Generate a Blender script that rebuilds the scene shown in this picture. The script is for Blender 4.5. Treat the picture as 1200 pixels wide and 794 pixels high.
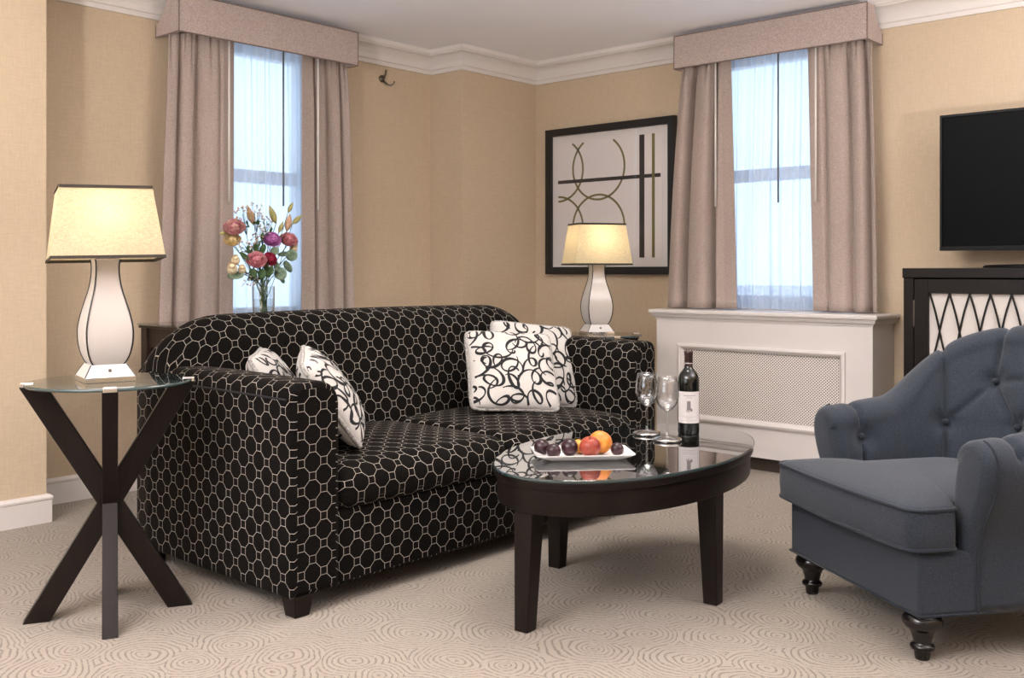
import bpy, bmesh, math, random
from mathutils import Vector, Matrix
random.seed(7)
R = math.radians
PI = math.pi
scene = bpy.context.scene
for o in list(bpy.data.objects):
    bpy.data.objects.remove(o)
COL = scene.collection

# ------------------------------------------------------------------ camera
YAW = math.atan(1050 / 1177.0)
cd = bpy.data.cameras.new('camera')
cam = bpy.data.objects.new('camera', cd)
COL.objects.link(cam)
cam.location = (0, 0, 1.05)
cam.rotation_euler = (R(90), 0, YAW)
cd.sensor_width = 36
cd.lens = 1177 / 1200 * 36
cd.shift_y = -79 / 1200
cd.clip_start = 0.02
scene.camera = cam

# ------------------------------------------------------------------ world, lights, exposure
world = bpy.data.worlds.new('world')
scene.world = world
world.use_nodes = True
bg = world.node_tree.nodes['Background']
bg.inputs[0].default_value = (0.65, 0.80, 1.0, 1)
bg.inputs[1].default_value = 2.1


def area(name, loc, rot, sx, sy, power, col):
    l = bpy.data.lights.new(name, 'AREA')
    l.shape = 'RECTANGLE'
    l.size = sx
    l.size_y = sy
    l.energy = power
    l.color = col
    o = bpy.data.objects.new(name, l)
    COL.objects.link(o)
    o.location = loc
    o.rotation_euler = rot
    return o


# added fill light, set in an invented window behind the camera
area('fill_rear', (-2.2, -2.66, 1.45), (R(90), 0, 0), 2.7, 1.7, 26, (1.0, 0.94, 0.88))
# added fill, downwards from above the frame (the fitting is built further down)
area('fill_ceiling', (-2.1, 2.85, 2.335), (0, 0, 0), 0.9, 0.9, 33, (1.0, 0.93, 0.84))
# added upward fill behind the camera (the lamp itself is built further down)
area('fill_uplight', (-1.7, -0.75, 1.33), (R(180), 0, 0), 0.28, 0.28, 290, (1.0, 0.94, 0.90))
# second added uplight, unseen right of the frame, beyond the armchair
area('fill_uplight', (0.35, 3.35, 1.33), (R(180), 0, 0), 0.28, 0.28, 115, (1.0, 0.94, 0.92))

vs = scene.view_settings
vs.view_transform = 'Standard'
vs.look = 'None'
vs.gamma = 1
vs.use_curve_mapping = False
vs.exposure = 0.15


# ------------------------------------------------------------------ material helpers
class NT:
    def __init__(self, name):
        self.m = bpy.data.materials.new(name)
        self.m.use_nodes = True
        self.t = self.m.node_tree
        self.t.nodes.clear()
        self.out = self.t.nodes.new('ShaderNodeOutputMaterial')

    def n(self, typ, **kw):
        nd = self.t.nodes.new('ShaderNode' + typ)
        for k, v in kw.items():
            if k.startswith('i_'):
                key = k[2:].replace('_', ' ')
                self.set(nd.inputs[key], v)
            else:
                setattr(nd, k, v)
        return nd

    def set(self, sock, v):
        if isinstance(v, bpy.types.NodeSocket):
            self.t.links.new(v, sock)
        elif isinstance(v, (tuple, list)) and len(v) == 3 and sock.type == 'RGBA':
            sock.default_value = (*v, 1)
        else:
            sock.default_value = v

    def math(self, op, a, b=None, c=None):
        nd = self.n('Math', operation=op)
        for i, v in enumerate((a, b, c)):
            if v is not None:
                self.set(nd.inputs[i], v)
        return nd.outputs[0]

    def mix(self, f, a, b):
        nd = self.n('Mix', data_type='RGBA')
        self.set(nd.inputs[0], f)
        self.set(nd.inputs[6], a)
        self.set(nd.inputs[7], b)
        return nd.outputs[2]

    def noise(self, scale, detail=3, vec=None, rough=0.55):
        nd = self.n('TexNoise')
        nd.inputs['Scale'].default_value = scale
        nd.inputs['Detail'].default_value = detail
        nd.inputs['Roughness'].default_value = rough
        if vec is not None:
            self.set(nd.inputs['Vector'], vec)
        return nd.outputs['Fac']

    def coord(self, out='Object', scale=None):
        c = self.n('TexCoord').outputs[out]
        if scale:
            mp = self.n('Mapping')
            self.set(mp.inputs['Vector'], c)
            mp.inputs['Scale'].default_value = scale
            c = mp.outputs[0]
        return c

    def ramp(self, f, lo, hi):
        nd = self.n('MapRange')
        self.set(nd.inputs[0], f)
        nd.inputs[1].default_value = lo
        nd.inputs[2].default_value = hi
        return nd.outputs[0]

    def bump(self, h, strength=0.3, dist=0.01):
        nd = self.n('Bump')
        nd.inputs['Strength'].default_value = strength
        nd.inputs['Distance'].default_value = dist
        self.set(nd.inputs['Height'], h)
        return nd.outputs[0]

    def bsdf(self, col, rough=0.5, metal=0.0, normal=None, spec=0.5, **kw):
        nd = self.n('BsdfPrincipled')
        self.set(nd.inputs['Base Color'], col)
        self.set(nd.inputs['Roughness'], rough)
        self.set(nd.inputs['Metallic'], metal)
        nd.inputs['Specular IOR Level'].default_value = spec
        for k, v in kw.items():
            self.set(nd.inputs[k.replace('_', ' ')], v)
        if normal is not None:
            self.set(nd.inputs['Normal'], normal)
        return nd.outputs[0]

    def done(self, s):
        self.t.links.new(s, self.out.inputs[0])
        return self.m


def simple(name, col, rough=0.5, metal=0.0, var=0.0, scale=30, spec=0.5, bump=0.0, **kw):
    t = NT(name)
    c = col
    nrm = None
    if var or bump:
        f = t.noise(scale, 4, t.coord())
        if var:
            c = t.mix(f, tuple(x * (1 - var) for x in col), tuple(min(1, x * (1 + var)) for x in col))
        if bump:
            nrm = t.bump(f, bump, 0.004)
    return t.done(t.bsdf(c, rough, metal, nrm, spec, **kw))


def fabric(name, a, b, scale=420, rough=0.9, bump=0.25, sheen=0.2, blotch=0.15):
    t = NT(name)
    co = t.coord()
    f = t.noise(scale, 2, co)
    g = t.noise(scale * 0.5, 2, t.coord('Object', (1, 1, 4)))
    fm = t.math('ADD', t.math('MULTIPLY', f, 0.6), t.math('MULTIPLY', g, 0.4))
    fm = t.ramp(fm, 0.32, 0.68)
    big = t.noise(6, 2, co)
    c = t.mix(fm, a, b)
    c = t.mix(t.math('MULTIPLY', big, blotch), c, tuple(x * 0.6 for x in a))
    return t.done(t.bsdf(c, rough, 0, t.bump(fm, bump, 0.002), 0.2, Sheen_Weight=sheen))


M = {}


def wall_mat():
    t = NT('wallpaper')
    co = t.coord()
    f = t.noise(160, 3, t.coord('Object', (1, 1, 0.12)))
    g = t.noise(160, 3, t.coord('Object', (0.12, 0.12, 1)))
    h = t.noise(2.2, 2, t.coord('Object', (1, 1, 0.25)))
    fm = t.math('ADD', t.math('MULTIPLY', f, 0.5), t.math('MULTIPLY', g, 0.5))
    c = t.mix(t.ramp(fm, 0.35, 0.65), (0.525, 0.418, 0.295), (0.60, 0.485, 0.350))
    c = t.mix(t.math('MULTIPLY', h, 0.25), c, (0.50, 0.38, 0.265))
    return t.done(t.bsdf(c, 0.75, 0, t.bump(fm, 0.06, 0.002), 0.25))


def carpet_mat():
    t = NT('carpet')
    co = t.coord()
    w = t.n('TexNoise')
    w.inputs['Scale'].default_value = 5.0
    w.inputs['Detail'].default_value = 2
    t.set(w.inputs['Vector'], co)
    off = t.n('VectorMath', operation='SCALE')
    t.set(off.inputs[0], w.outputs['Color'])
    off.inputs['Scale'].default_value = 0.10
    ad = t.n('VectorMath', operation='ADD')
    t.set(ad.inputs[0], co)
    t.set(ad.inputs[1], off.outputs[0])
    rot = t.n('Mapping')
    t.set(rot.inputs['Vector'], ad.outputs[0])
    rot.inputs['Rotation'].default_value = (0, 0, -YAW)
    rot.inputs['Scale'].default_value = (0.85, 1.0, 1)
    v = t.n('TexVoronoi')
    v.voronoi_dimensions = '2D'
    v.inputs['Scale'].default_value = 5.2
    v.inputs['Randomness'].default_value = 0.85
    t.set(v.inputs['Vector'], rot.outputs[0])
    s = t.math('SINE', t.math('MULTIPLY', v.outputs['Distance'], 2 * PI * 12.5))
    s = t.math('ADD', s, t.math('MULTIPLY', t.math('SUBTRACT', t.noise(85, 3, co), 0.5), 2.5))
    line = t.ramp(s, 0.40, 1.0)
    fine = t.noise(420, 2, co)
    base = t.mix(t.ramp(fine, 0.3, 0.7), (0.210, 0.180, 0.148), (0.372, 0.324, 0.277))
    big = t.noise(3, 2, co)
    base = t.mix(t.math('MULTIPLY', big, 0.3), base, (0.31, 0.25, 0.195))
    c = t.mix(t.math('MULTIPLY', line, 0.74), base, (0.13, 0.105, 0.085))
    h = t.math('SUBTRACT', t.math('MULTIPLY', fine, 0.5), line)
    return t.done(t.bsdf(c, 0.95, 0, t.bump(h, 0.5, 0.004), 0.1, Sheen_Weight=0.15))


def sofa_mat():
    t = NT('octagon_chenille')
    uv = t.n('TexCoord').outputs['UV']
    sp = t.n('SeparateXYZ')
    t.set(sp.inputs[0], uv)
    p = 0.0425
    x = t.math('DIVIDE', sp.outputs[0], p)
    y = t.math('DIVIDE', sp.outputs[1], p)
    u = t.math('MULTIPLY', t.math('ADD', x, y), 0.5)
    v = t.math('MULTIPLY', t.math('SUBTRACT', x, y), 0.5)
    du = t.math('ABSOLUTE', t.math('SUBTRACT', t.math('FRACT', u), 0.5))
    dv = t.math('ABSOLUTE', t.math('SUBTRACT', t.math('FRACT', v), 0.5))
    sm = t.math('ADD', du, dv)
    h = 0.285
    w = 0.0130
    a = t.math('MULTIPLY', t.math('GREATER_THAN', sm, h), t.math('LESS_THAN', t.math('MINIMUM', du, dv), w))
    b = t.math('LESS_THAN', t.math('ABSOLUTE', t.math('SUBTRACT', sm, h)), w * 1.35)
    line = t.math('MAXIMUM', a, b)
    co = t.coord()
    f = t.noise(500, 2, t.coord('Object', (1, 1, 0.3)))
    base = t.mix(t.ramp(f, 0.3, 0.75), (0.0016, 0.0014, 0.0014), (0.0085, 0.0072, 0.0064))
    inside = t.math('LESS_THAN', sm, h)
    base = t.mix(t.math('MULTIPLY', inside, 0.5), base, (0.006, 0.005, 0.005))
    lc = t.mix(t.ramp(f, 0.3, 0.7), (0.30, 0.275, 0.235), (0.54, 0.50, 0.445))
    c = t.mix(line, base, lc)
    hh = t.math('ADD', t.math('MULTIPLY', f, 0.4), line)
    return t.done(t.bsdf(c, 0.85, 0, t.bump(hh, 0.25, 0.002), 0.05, Sheen_Weight=0.02, Sheen_Tint=(0.9, 0.7, 0.6, 1)))


def wood_mat(name, a, b, rough=0.32):
    t = NT(name)
    f = t.noise(18, 5, t.coord('Object', (6, 6, 0.7)))
    c = t.mix(f, a, b)
    return t.done(t.bsdf(c, rough, 0, t.bump(f, 0.05, 0.002), 0.18))


def thin_glass(name, tint, ior=1.45, rough=0.02, boost=1.0, absorb=0.0):
    t = NT(name)
    lw = t.n('LayerWeight')
    lw.inputs['Blend'].default_value = 0.5
    f0 = ((ior - 1) / (ior + 1)) ** 2
    sch = t.math('ADD', f0, t.math('MULTIPLY', 1 - f0, t.math('POWER', lw.outputs['Facing'], 3.4)))
    f = t.math('MINIMUM', t.math('MULTIPLY', sch, boost), 0.9)
    tr = t.n('BsdfTransparent')
    t.set(tr.inputs[0], tint)
    gl = t.n('BsdfGlossy')
    gl.inputs['Roughness'].default_value = rough
    mx = t.n('MixShader')
    t.set(mx.inputs[0], f)
    t.set(mx.inputs[1], tr.outputs[0])
    t.set(mx.inputs[2], gl.outputs[0])
    return t.done(mx.outputs[0])


def sheer_mat():
    t = NT('sheer_voile')
    f = t.noise(300, 2, t.coord())
    tr = t.n('BsdfTransparent')
    tl = t.n('BsdfTranslucent')
    t.set(tl.inputs[0], (0.68, 0.76, 0.87))
    df = t.n('BsdfDiffuse')
    t.set(df.inputs[0], (0.70, 0.75, 0.84))
    m1 = t.n('MixShader')
    m1.inputs[0].default_value = 0.4
    t.set(m1.inputs[1], tl.outputs[0])
    t.set(m1.inputs[2], df.outputs[0])
    m2 = t.n('MixShader')
    # seen edge-on, more threads overlap
    lw = t.n('LayerWeight')
    lw.inputs['Blend'].default_value = 0.5
    k = t.math('ADD', t.math('ADD', 0.47, t.math('MULTIPLY', f, 0.16)), t.math('MULTIPLY', lw.outputs['Facing'], 0.36))
    t.set(m2.inputs[0], t.math('MINIMUM', k, 0.92))
    t.set(m2.inputs[1], tr.outputs[0])
    t.set(m2.inputs[2], m1.outputs[0])
    return t.done(m2.outputs[0])


def shade_mat():
    t = NT('linen_lamp_shade')
    f = t.noise(90, 3, t.coord('Object', (1, 1, 7)))
    g = t.noise(90, 3, t.coord('Object', (7, 7, 1)))
    fm = t.ramp(t.math('ADD', t.math('MULTIPLY', f, 0.6), t.math('MULTIPLY', g, 0.4)), 0.35, 0.65)
    c = t.mix(fm, (0.55, 0.47, 0.31), (0.82, 0.75, 0.56))
    tl = t.n('BsdfTranslucent')
    t.set(tl.inputs[0], c)
    df = t.n('BsdfDiffuse')
    t.set(df.inputs[0], c)
    mx = t.n('MixShader')
    mx.inputs[0].default_value = 0.5
    t.set(mx.inputs[1], tl.outputs[0])
    t.set(mx.inputs[2], df.outputs[0])
    return t.done(mx.outputs[0])


def grille_mat():
    t = NT('perforated_metal')
    co = t.coord()
    sp = t.n('SeparateXYZ')
    t.set(sp.inputs[0], co)
    P_ = 0.0165
    x = t.math('DIVIDE', sp.outputs[0], P_)
    y = t.math('DIVIDE', sp.outputs[2], P_ * 0.9)
    u = t.math('SUBTRACT', t.math('FRACT', t.math('ADD', x, y)), 0.5)
    v = t.math('SUBTRACT', t.math('FRACT', t.math('SUBTRACT', x, y)), 0.5)
    d = t.math('SQRT', t.math('ADD', t.math('MULTIPLY', u, u), t.math('MULTIPLY', v, v)))
    hole = t.math('LESS_THAN', d, 0.31)
    c = t.mix(hole, (0.74, 0.69, 0.66), (0.05, 0.045, 0.04))
    return t.done(t.bsdf(c, 0.5, 0, None, 0.3))


M['wall'] = wall_mat()
M['carpet'] = carpet_mat()
M['sofa'] = sofa_mat()
M['ceiling'] = simple('ceiling_paint', (0.93, 0.92, 0.95), 0.9, var=0.02, scale=3)
M['trim'] = simple('trim_paint', (0.71, 0.665, 0.635), 0.45, var=0.02, scale=8)
M['white_paint'] = simple('radiator_paint', (0.67, 0.63, 0.61), 0.42, var=0.02, scale=6)
M['grille'] = grille_mat()
M['curtain'] = fabric('taupe_curtain_weave', (0.29, 0.225, 0.195), (0.52, 0.43, 0.385), 260, sheen=0.15)
M['pelmet'] = fabric('taupe_pelmet_weave', (0.32, 0.25, 0.225), (0.60, 0.50, 0.46), 230, sheen=0.1)
M['pelmet_seam'] = simple('pelmet_piping_cloth', (0.20, 0.15, 0.13), 0.9, var=0.1)
M['sheer'] = sheer_mat()
M['wand'] = simple('clear_plastic_wand', (0.72, 0.68, 0.64), 0.25)
M['wand_dark'] = simple('grey_plastic_wand', (0.16, 0.17, 0.19), 0.3)
M['glass'] = thin_glass('window_glass', (0.95, 0.98, 1.0), 1.45)
M['table_glass'] = thin_glass('table_top_glass', (0.96, 0.98, 0.975), 1.5, 0.015, 1.0)
M['coffee_glass'] = thin_glass('coffee_table_glass', (0.80, 0.86, 0.88), 1.65, 0.012, 1.35)
M['glass_edge'] = simple('green_glass_edge', (0.04, 0.065, 0.065), 0.12, spec=0.8)
M['wine_glass'] = thin_glass('wine_glass_crystal', (0.97, 0.97, 0.97), 1.6, 0.01, 1.8)
M['vase_glass'] = thin_glass('vase_glass_clear', (0.97, 0.98, 0.98), 1.5, 0.01, 1.6)
M['water'] = thin_glass('vase_water', (0.95, 0.96, 0.96), 1.33, 0.01, 1.0)
M['espresso'] = wood_mat('espresso_wood', (0.005, 0.0035, 0.003), (0.014, 0.009, 0.0075), 0.38)
M['cabinet'] = wood_mat('ebonised_cabinet_wood', (0.005, 0.004, 0.0035), (0.014, 0.010, 0.0085), 0.36)
M['console'] = wood_mat('walnut_console_wood', (0.018, 0.012, 0.009), (0.05, 0.034, 0.025), 0.35)
M['chrome'] = simple('polished_chrome', (0.78, 0.76, 0.73), 0.12, 1.0)
M['silver'] = simple('silver_coaster', (0.72, 0.70, 0.68), 0.16, 1.0)
M['nickel'] = simple('aged_nickel', (0.16, 0.135, 0.11), 0.3, 1.0)
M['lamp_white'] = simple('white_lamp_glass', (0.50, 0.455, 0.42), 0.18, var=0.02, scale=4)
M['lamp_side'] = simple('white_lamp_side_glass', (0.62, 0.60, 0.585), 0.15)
M['lamp_edge'] = simple('black_lamp_edging', (0.015, 0.012, 0.010), 0.25)
M['mirror'] = simple('mirror_strip', (0.85, 0.84, 0.82), 0.05, 1.0)
M['shade'] = shade_mat()
M['shade_trim'] = simple('brown_shade_ribbon', (0.028, 0.020, 0.014), 0.8)
M['brass'] = simple('brass_socket', (0.45, 0.33, 0.17), 0.3, 1.0)
M['frame_black'] = simple('black_picture_frame', (0.012, 0.011, 0.011), 0.35)
M['mat_board'] = simple('pale_mat_board', (0.70, 0.66, 0.64), 0.8, var=0.02)
M['print'] = simple('print_paper', (0.73, 0.68, 0.67), 0.7, var=0.02, scale=4)
M['olive'] = simple('olive_ink', (0.17, 0.15, 0.055), 0.7)
M['umber'] = simple('umber_ink', (0.035, 0.026, 0.024), 0.7)
M['pic_glass'] = thin_glass('picture_glass', (1, 1, 1), 1.4, 0.01, 0.8)
M['tv_black'] = simple('tv_bezel_plastic', (0.005, 0.005, 0.006), 0.35, spec=0.15)
M['tv_screen'] = simple('tv_screen_glass', (0.004, 0.0045, 0.005), 0.35, spec=0.04)
M['cab_panel'] = simple('ivory_cabinet_panel', (0.60, 0.56, 0.53), 0.6, var=0.06, scale=12)
M['chair'] = fabric('slate_blue_weave', (0.0095, 0.0132, 0.0198), (0.037, 0.0468, 0.0645), 330, rough=0.85, bump=0.2, sheen=0.15, blotch=0.05)
M['chair_pipe'] = fabric('slate_blue_piping', (0.009, 0.012, 0.018), (0.03, 0.038, 0.052), 520, sheen=0.1)
M['ebony'] = simple('gloss_black_turned_wood', (0.006, 0.005, 0.005), 0.12)
M['pillow'] = fabric('ivory_cotton', (0.46, 0.435, 0.415), (0.57, 0.545, 0.52), 300, sheen=0.2, blotch=0.05)
M['flock'] = simple('black_flock_print', (0.008, 0.008, 0.010), 0.9)
M['cord'] = fabric('twisted_ivory_cord', (0.12, 0.115, 0.11), (0.55, 0.52, 0.49), 130, bump=0.6)
M['plate'] = simple('white_porcelain', (0.80, 0.77, 0.75), 0.15)
M['bottle'] = simple('dark_bottle_glass', (0.004, 0.005, 0.004), 0.06, spec=0.7)
M['foil'] = simple('burgundy_foil_capsule', (0.040, 0.018, 0.016), 0.35)
M['label'] = simple('cream_label_paper', (0.66, 0.62, 0.62), 0.7, var=0.02)
M['ink'] = simple('grey_label_ink', (0.22, 0.19, 0.19), 0.8)
M['stone'] = simple('pale_stone_facade', (0.70, 0.64, 0.60), 0.9, var=0.05, scale=1)
M['dark_kick'] = simple('dark_kick_board', (0.05, 0.035, 0.025), 0.8)


# ------------------------------------------------------------------ object helpers
def tag(o, label=None, cat=None, group=None, kind=None):
    if label:
        o['label'] = label
    if cat:
        o['category'] = cat
    if group:
        o['group'] = group
    if kind:
        o['kind'] = kind
    return o


def empty(name, loc=(0, 0, 0), rz=0.0):
    o = bpy.data.objects.new(name, None)
    o.empty_display_size = 0.05
    COL.objects.link(o)
    o.location = loc
    o.rotation_euler = (0, 0, rz)
    return o


def link(name, me, mat, parent=None, smooth=False):
    o = bpy.data.objects.new(name, me)
    COL.objects.link(o)
    if mat is not None and not me.materials:
        me.materials.append(mat)
    if parent is not None:
        o.parent = parent
    if smooth:
        for p in me.polygons:
            p.use_smooth = True
    return o


def mk(name, verts, faces, mat, parent=None, smooth=False, uvs=None):
    me = bpy.data.meshes.new(name)
    me.from_pydata([tuple(v) for v in verts], [], faces)
    if uvs is not None:
        lay = me.uv_layers.new(name='UVMap')
        for p in me.polygons:
            for li, k in zip(p.loop_indices, range(p.loop_total)):
                lay.data[li].uv = uvs[p.index][k]
    me.update()
    return link(name, me, mat, parent, smooth)


class MB:
    """collects shapes into one mesh"""
    def __init__(self):
        self.v = []
        self.f = []

    def add(self, v, f):
        b = len(self.v)
        self.v += [tuple(p) for p in v]
        self.f += [tuple(i + b for i in q) for q in f]
        return self

    def box(self, x0, x1, y0, y1, z0, z1):
        v = [(x0, y0, z0), (x1, y0, z0), (x1, y1, z0), (x0, y1, z0), (x0, y0, z1), (x1, y0, z1), (x1, y1, z1), (x0, y1, z1)]
        f = [(0, 3, 2, 1), (4, 5, 6, 7), (0, 1, 5, 4), (1, 2, 6, 5), (2, 3, 7, 6), (3, 0, 4, 7)]
        return self.add(v, f)

    def prism(self, bottom, top):
        n = len(bottom)
        f = [tuple(reversed(range(n))), tuple(range(n, 2 * n))]
        f += [(i, (i + 1) % n, n + (i + 1) % n, n + i) for i in range(n)]
        return self.add(list(bottom) + list(top), f)

    def tube(self, pts, rad, n=8, closed=False):
        pts = [Vector(p) for p in pts]
        N = len(pts)
        rr = rad if isinstance(rad, (list, tuple)) else [rad] * N
        rings = []
        prev = None
        for i, p in enumerate(pts):
            if closed:
                d = pts[(i + 1) % N] - pts[i - 1]
            else:
                d = pts[min(i + 1, N - 1)] - pts[max(i - 1, 0)]
            d.normalize()
            if prev is None:
                a = Vector((0, 0, 1)) if abs(d.z) < 0.9 else Vector((1, 0, 0))
                u = d.cross(a).normalized()
            else:
                u = (prev - d * prev.dot(d))
                u = u.normalized() if u.length > 1e-6 else d.orthogonal().normalized()
            prev = u
            w = d.cross(u)
            rings.append([p + (u * math.cos(2 * PI * k / n) + w * math.sin(2 * PI * k / n)) * rr[i] for k in range(n)])
        v = [q for r in rings for q in r]
        f = []
        M_ = N if closed else N - 1
        for i in range(M_):
            j = (i + 1) % N
            for k in range(n):
                f.append((i * n + k, i * n + (k + 1) % n, j * n + (k + 1) % n, j * n + k))
        if not closed:
            f.append(tuple(reversed(range(n))))
            f.append(tuple((N - 1) * n + k for k in range(n)))
        return self.add(v, f)

    def lathe(self, prof, n=32, c=(0, 0, 0), sq=1.0):
        v = []
        for r, z in prof:
            for k in range(n):
                a = 2 * PI * k / n
                v.append((c[0] + r * math.cos(a), c[1] + r * math.sin(a), c[2] + z))
        f = []
        for i in range(len(prof) - 1):
            for k in range(n):
                f.append((i * n + k, i * n + (k + 1) % n, (i + 1) * n + (k + 1) % n, (i + 1) * n + k))
        if prof[0][0] > 1e-6:
            f.append(tuple(reversed(range(n))))
        if prof[-1][0] > 1e-6:
            b = (len(prof) - 1) * n
            f.append(tuple(b + k for k in range(n)))
        return self.add(v, f)

    def ball(self, c, rx, ry, rz, nu=12, nv=8, mat=None):
        v = []
        f = []
        for i in range(nv + 1):
            t = PI * i / nv
            for k in range(nu):
                a = 2 * PI * k / nu
                p = Vector((rx * math.sin(t) * math.cos(a), ry * math.sin(t) * math.sin(a), -rz * math.cos(t)))
                if mat is not None:
                    p = mat @ p
                v.append((c[0] + p[0], c[1] + p[1], c[2] + p[2]))
        for i in range(nv):
            for k in range(nu):
                f.append((i * nu + k, i * nu + (k + 1) % nu, (i + 1) * nu + (k + 1) % nu, (i + 1) * nu + k))
        return self.add(v, f)

    def build(self, name, mat, parent=None, smooth=False, bevel=0.0, seg=2, weld=False, flat_angle=None):
        me = bpy.data.meshes.new(name)
        me.from_pydata(self.v, [], self.f)
        bm = bmesh.new()
        bm.from_mesh(me)
        if weld:
            bmesh.ops.remove_doubles(bm, verts=bm.verts, dist=1e-5)
        if bevel:
            es = [e for e in bm.edges if len(e.link_faces) == 2 and e.calc_face_angle(0) > 0.5]
            bmesh.ops.bevel(bm, geom=es, offset=bevel, segments=seg, profile=0.5, affect='EDGES', clamp_overlap=True)
        bmesh.ops.recalc_face_normals(bm, faces=bm.faces)
        if flat_angle is not None:
            for fc in bm.faces:
                fc.smooth = True
            for e in bm.edges:
                if len(e.link_faces) == 2 and e.calc_face_angle(0) > flat_angle:
                    e.smooth = False
        bm.to_mesh(me)
        bm.free()
        return link(name, me, mat, parent, smooth)


def bx(name, x0, x1, y0, y1, z0, z1, mat, parent=None, bevel=0.0, seg=2):
    return MB().box(x0, x1, y0, y1, z0, z1).build(name, mat, parent, bevel=bevel, seg=seg)


def rrect(w0, w1, h0, h1, rads, inset=0.0, n=6):
    """rounded rectangle outline (counter-clockwise from bottom left); rads: bl, br, tr, tl"""
    w0 += inset; w1 -= inset; h0 += inset; h1 -= inset
    out = []
    cs = [(w0, h0, 1, 1, PI), (w1, h0, -1, 1, 1.5 * PI), (w1, h1, -1, -1, 0), (w0, h1, 1, -1, 0.5 * PI)]
    for (x, y, sx, sy, a0), r in zip(cs, rads):
        r = max(r - inset, 0.0008)
        cx, cy = x + sx * r, y + sy * r
        for i in range(n + 1):
            a = a0 + 0.5 * PI * i / n
            out.append((cx + r * math.cos(a), cy + r * math.sin(a)))
    return out


def densify(ring, step):
    out = []
    n = len(ring)
    for i in range(n):
        a, b = Vector(ring[i]), Vector(ring[(i + 1) % n])
        k = max(1, int((b - a).length / step))
        for j in range(k):
            out.append(tuple(a.lerp(b, j / k)))
    return out


def loft(name, rings, us, mat, parent=None, caps=True, capuv=None, smooth=True):
    """closed rings lofted in order; uv = (station, arc length round the ring) in metres"""
    n = len(rings[0])
    v = [p for r in rings for p in r]
    f = []
    uv = []
    mid = rings[len(rings) // 2]
    arc = [0.0]
    for k in range(n):
        arc.append(arc[-1] + (Vector(mid[(k + 1) % n]) - Vector(mid[k])).length)
    for i in range(len(rings) - 1):
        for k in range(n):
            k2 = (k + 1) % n
            f.append((i * n + k, i * n + k2, (i + 1) * n + k2, (i + 1) * n + k))
            uv.append([(us[i], arc[k]), (us[i], arc[k + 1]), (us[i + 1], arc[k + 1]), (us[i + 1], arc[k])])
    if caps:
        for idx, rev in ((0, True), (len(rings) - 1, False)):
            ids = [idx * n + k for k in range(n)]
            if rev:
                ids.reverse()
            f.append(tuple(ids))
            uv.append([capuv(v[i]) if capuv else (v[i][0], v[i][2]) for i in ids])
    o = mk(name, v, f, mat, parent, smooth, uv)
    if caps:
        for p in list(o.data.polygons)[-2:]:
            p.use_smooth = False
    bm = bmesh.new()
    bm.from_mesh(o.data)
    bmesh.ops.recalc_face_normals(bm, faces=bm.faces)
    bm.to_mesh(o.data)
    bm.free()
    return o


def copy_tree(o, parent=None):
    c = o.copy()
    COL.objects.link(c)
    if parent is not None:
        c.parent = parent
    for ch in [x for x in bpy.data.objects if x.parent == o and x != c]:
        copy_tree(ch, c)
    return c


def smooth01(x):
    x = max(0.0, min(1.0, x))
    return x * x * (3 - 2 * x)


# ------------------------------------------------------------------ room shell
XN, XA, XC, YB = -4.265, -4.572, -4.300, 5.055
YN, YC = 1.845, 4.362
XE, YS = 2.3, -2.5
ZC = 2.41
T = 0.22
WA = (2.62, 3.48, 0.80, 2.27)       # left window: y0 y1 z0 z1
WB = (-3.02, -2.10, 0.86, 2.27)     # right window: x0 x1 z0 z1
WR = (-3.5, -0.9, 0.6, 2.25)        # added window behind the camera, opening for the rear fill

bx('floor', XA - T, XE + T, YS - T, YB + T, -0.12, 0.0, M['carpet'])['kind'] = 'structure'
bx('ceiling', XA - T, XE + T, YS - T, YB + T, ZC, ZC + 0.12, M['ceiling'])['kind'] = 'structure'

m = MB()
m.box(XA - T, XN, YS - T, YN, 0, ZC)                       # projecting near part
m.box(XA - T, XA, YN, WA[0], 0, ZC)
m.box(XA - T, XA, WA[1], YC, 0, ZC)
m.box(XA - T, XA, WA[0], WA[1], 0, WA[2])
m.box(XA - T, XA, WA[0], WA[1], WA[3], ZC)
m.box(XA - T, XC, YC, YB, 0, ZC)                           # boxed column in the corner
m.build('wall_left', M['wall'])['kind'] = 'structure'
m = MB()
m.box(XA - T, WB[0], YB, YB + T, 0, ZC)
m.box(WB[1], XE + T, YB, YB + T, 0, ZC)
m.box(WB[0], WB[1], YB, YB + T, 0, WB[2])
m.box(WB[0], WB[1], YB, YB + T, WB[3], ZC)
m.build('wall_right', M['wall'])['kind'] = 'structure'
bx('wall_east', XE, XE + T, YS, YB, 0, ZC, M['wall'])['kind'] = 'structure'
m = MB()
m.box(XN, WR[0], YS - T, YS, 0, ZC)
m.box(WR[1], XE + T, YS - T, YS, 0, ZC)
m.box(WR[0], WR[1], YS - T, YS, 0, WR[2])
m.box(WR[0], WR[1], YS - T, YS, WR[3], ZC)
m.build('wall_rear', M['wall'])['kind'] = 'structure'

# mouldings swept round the room, mitred at each corner
LOOP = [(XE, YS), (XE, YB), (XC, YB), (XC, YC), (XA, YC), (XA, YN), (XN, YN), (XN, YS)]


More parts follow.
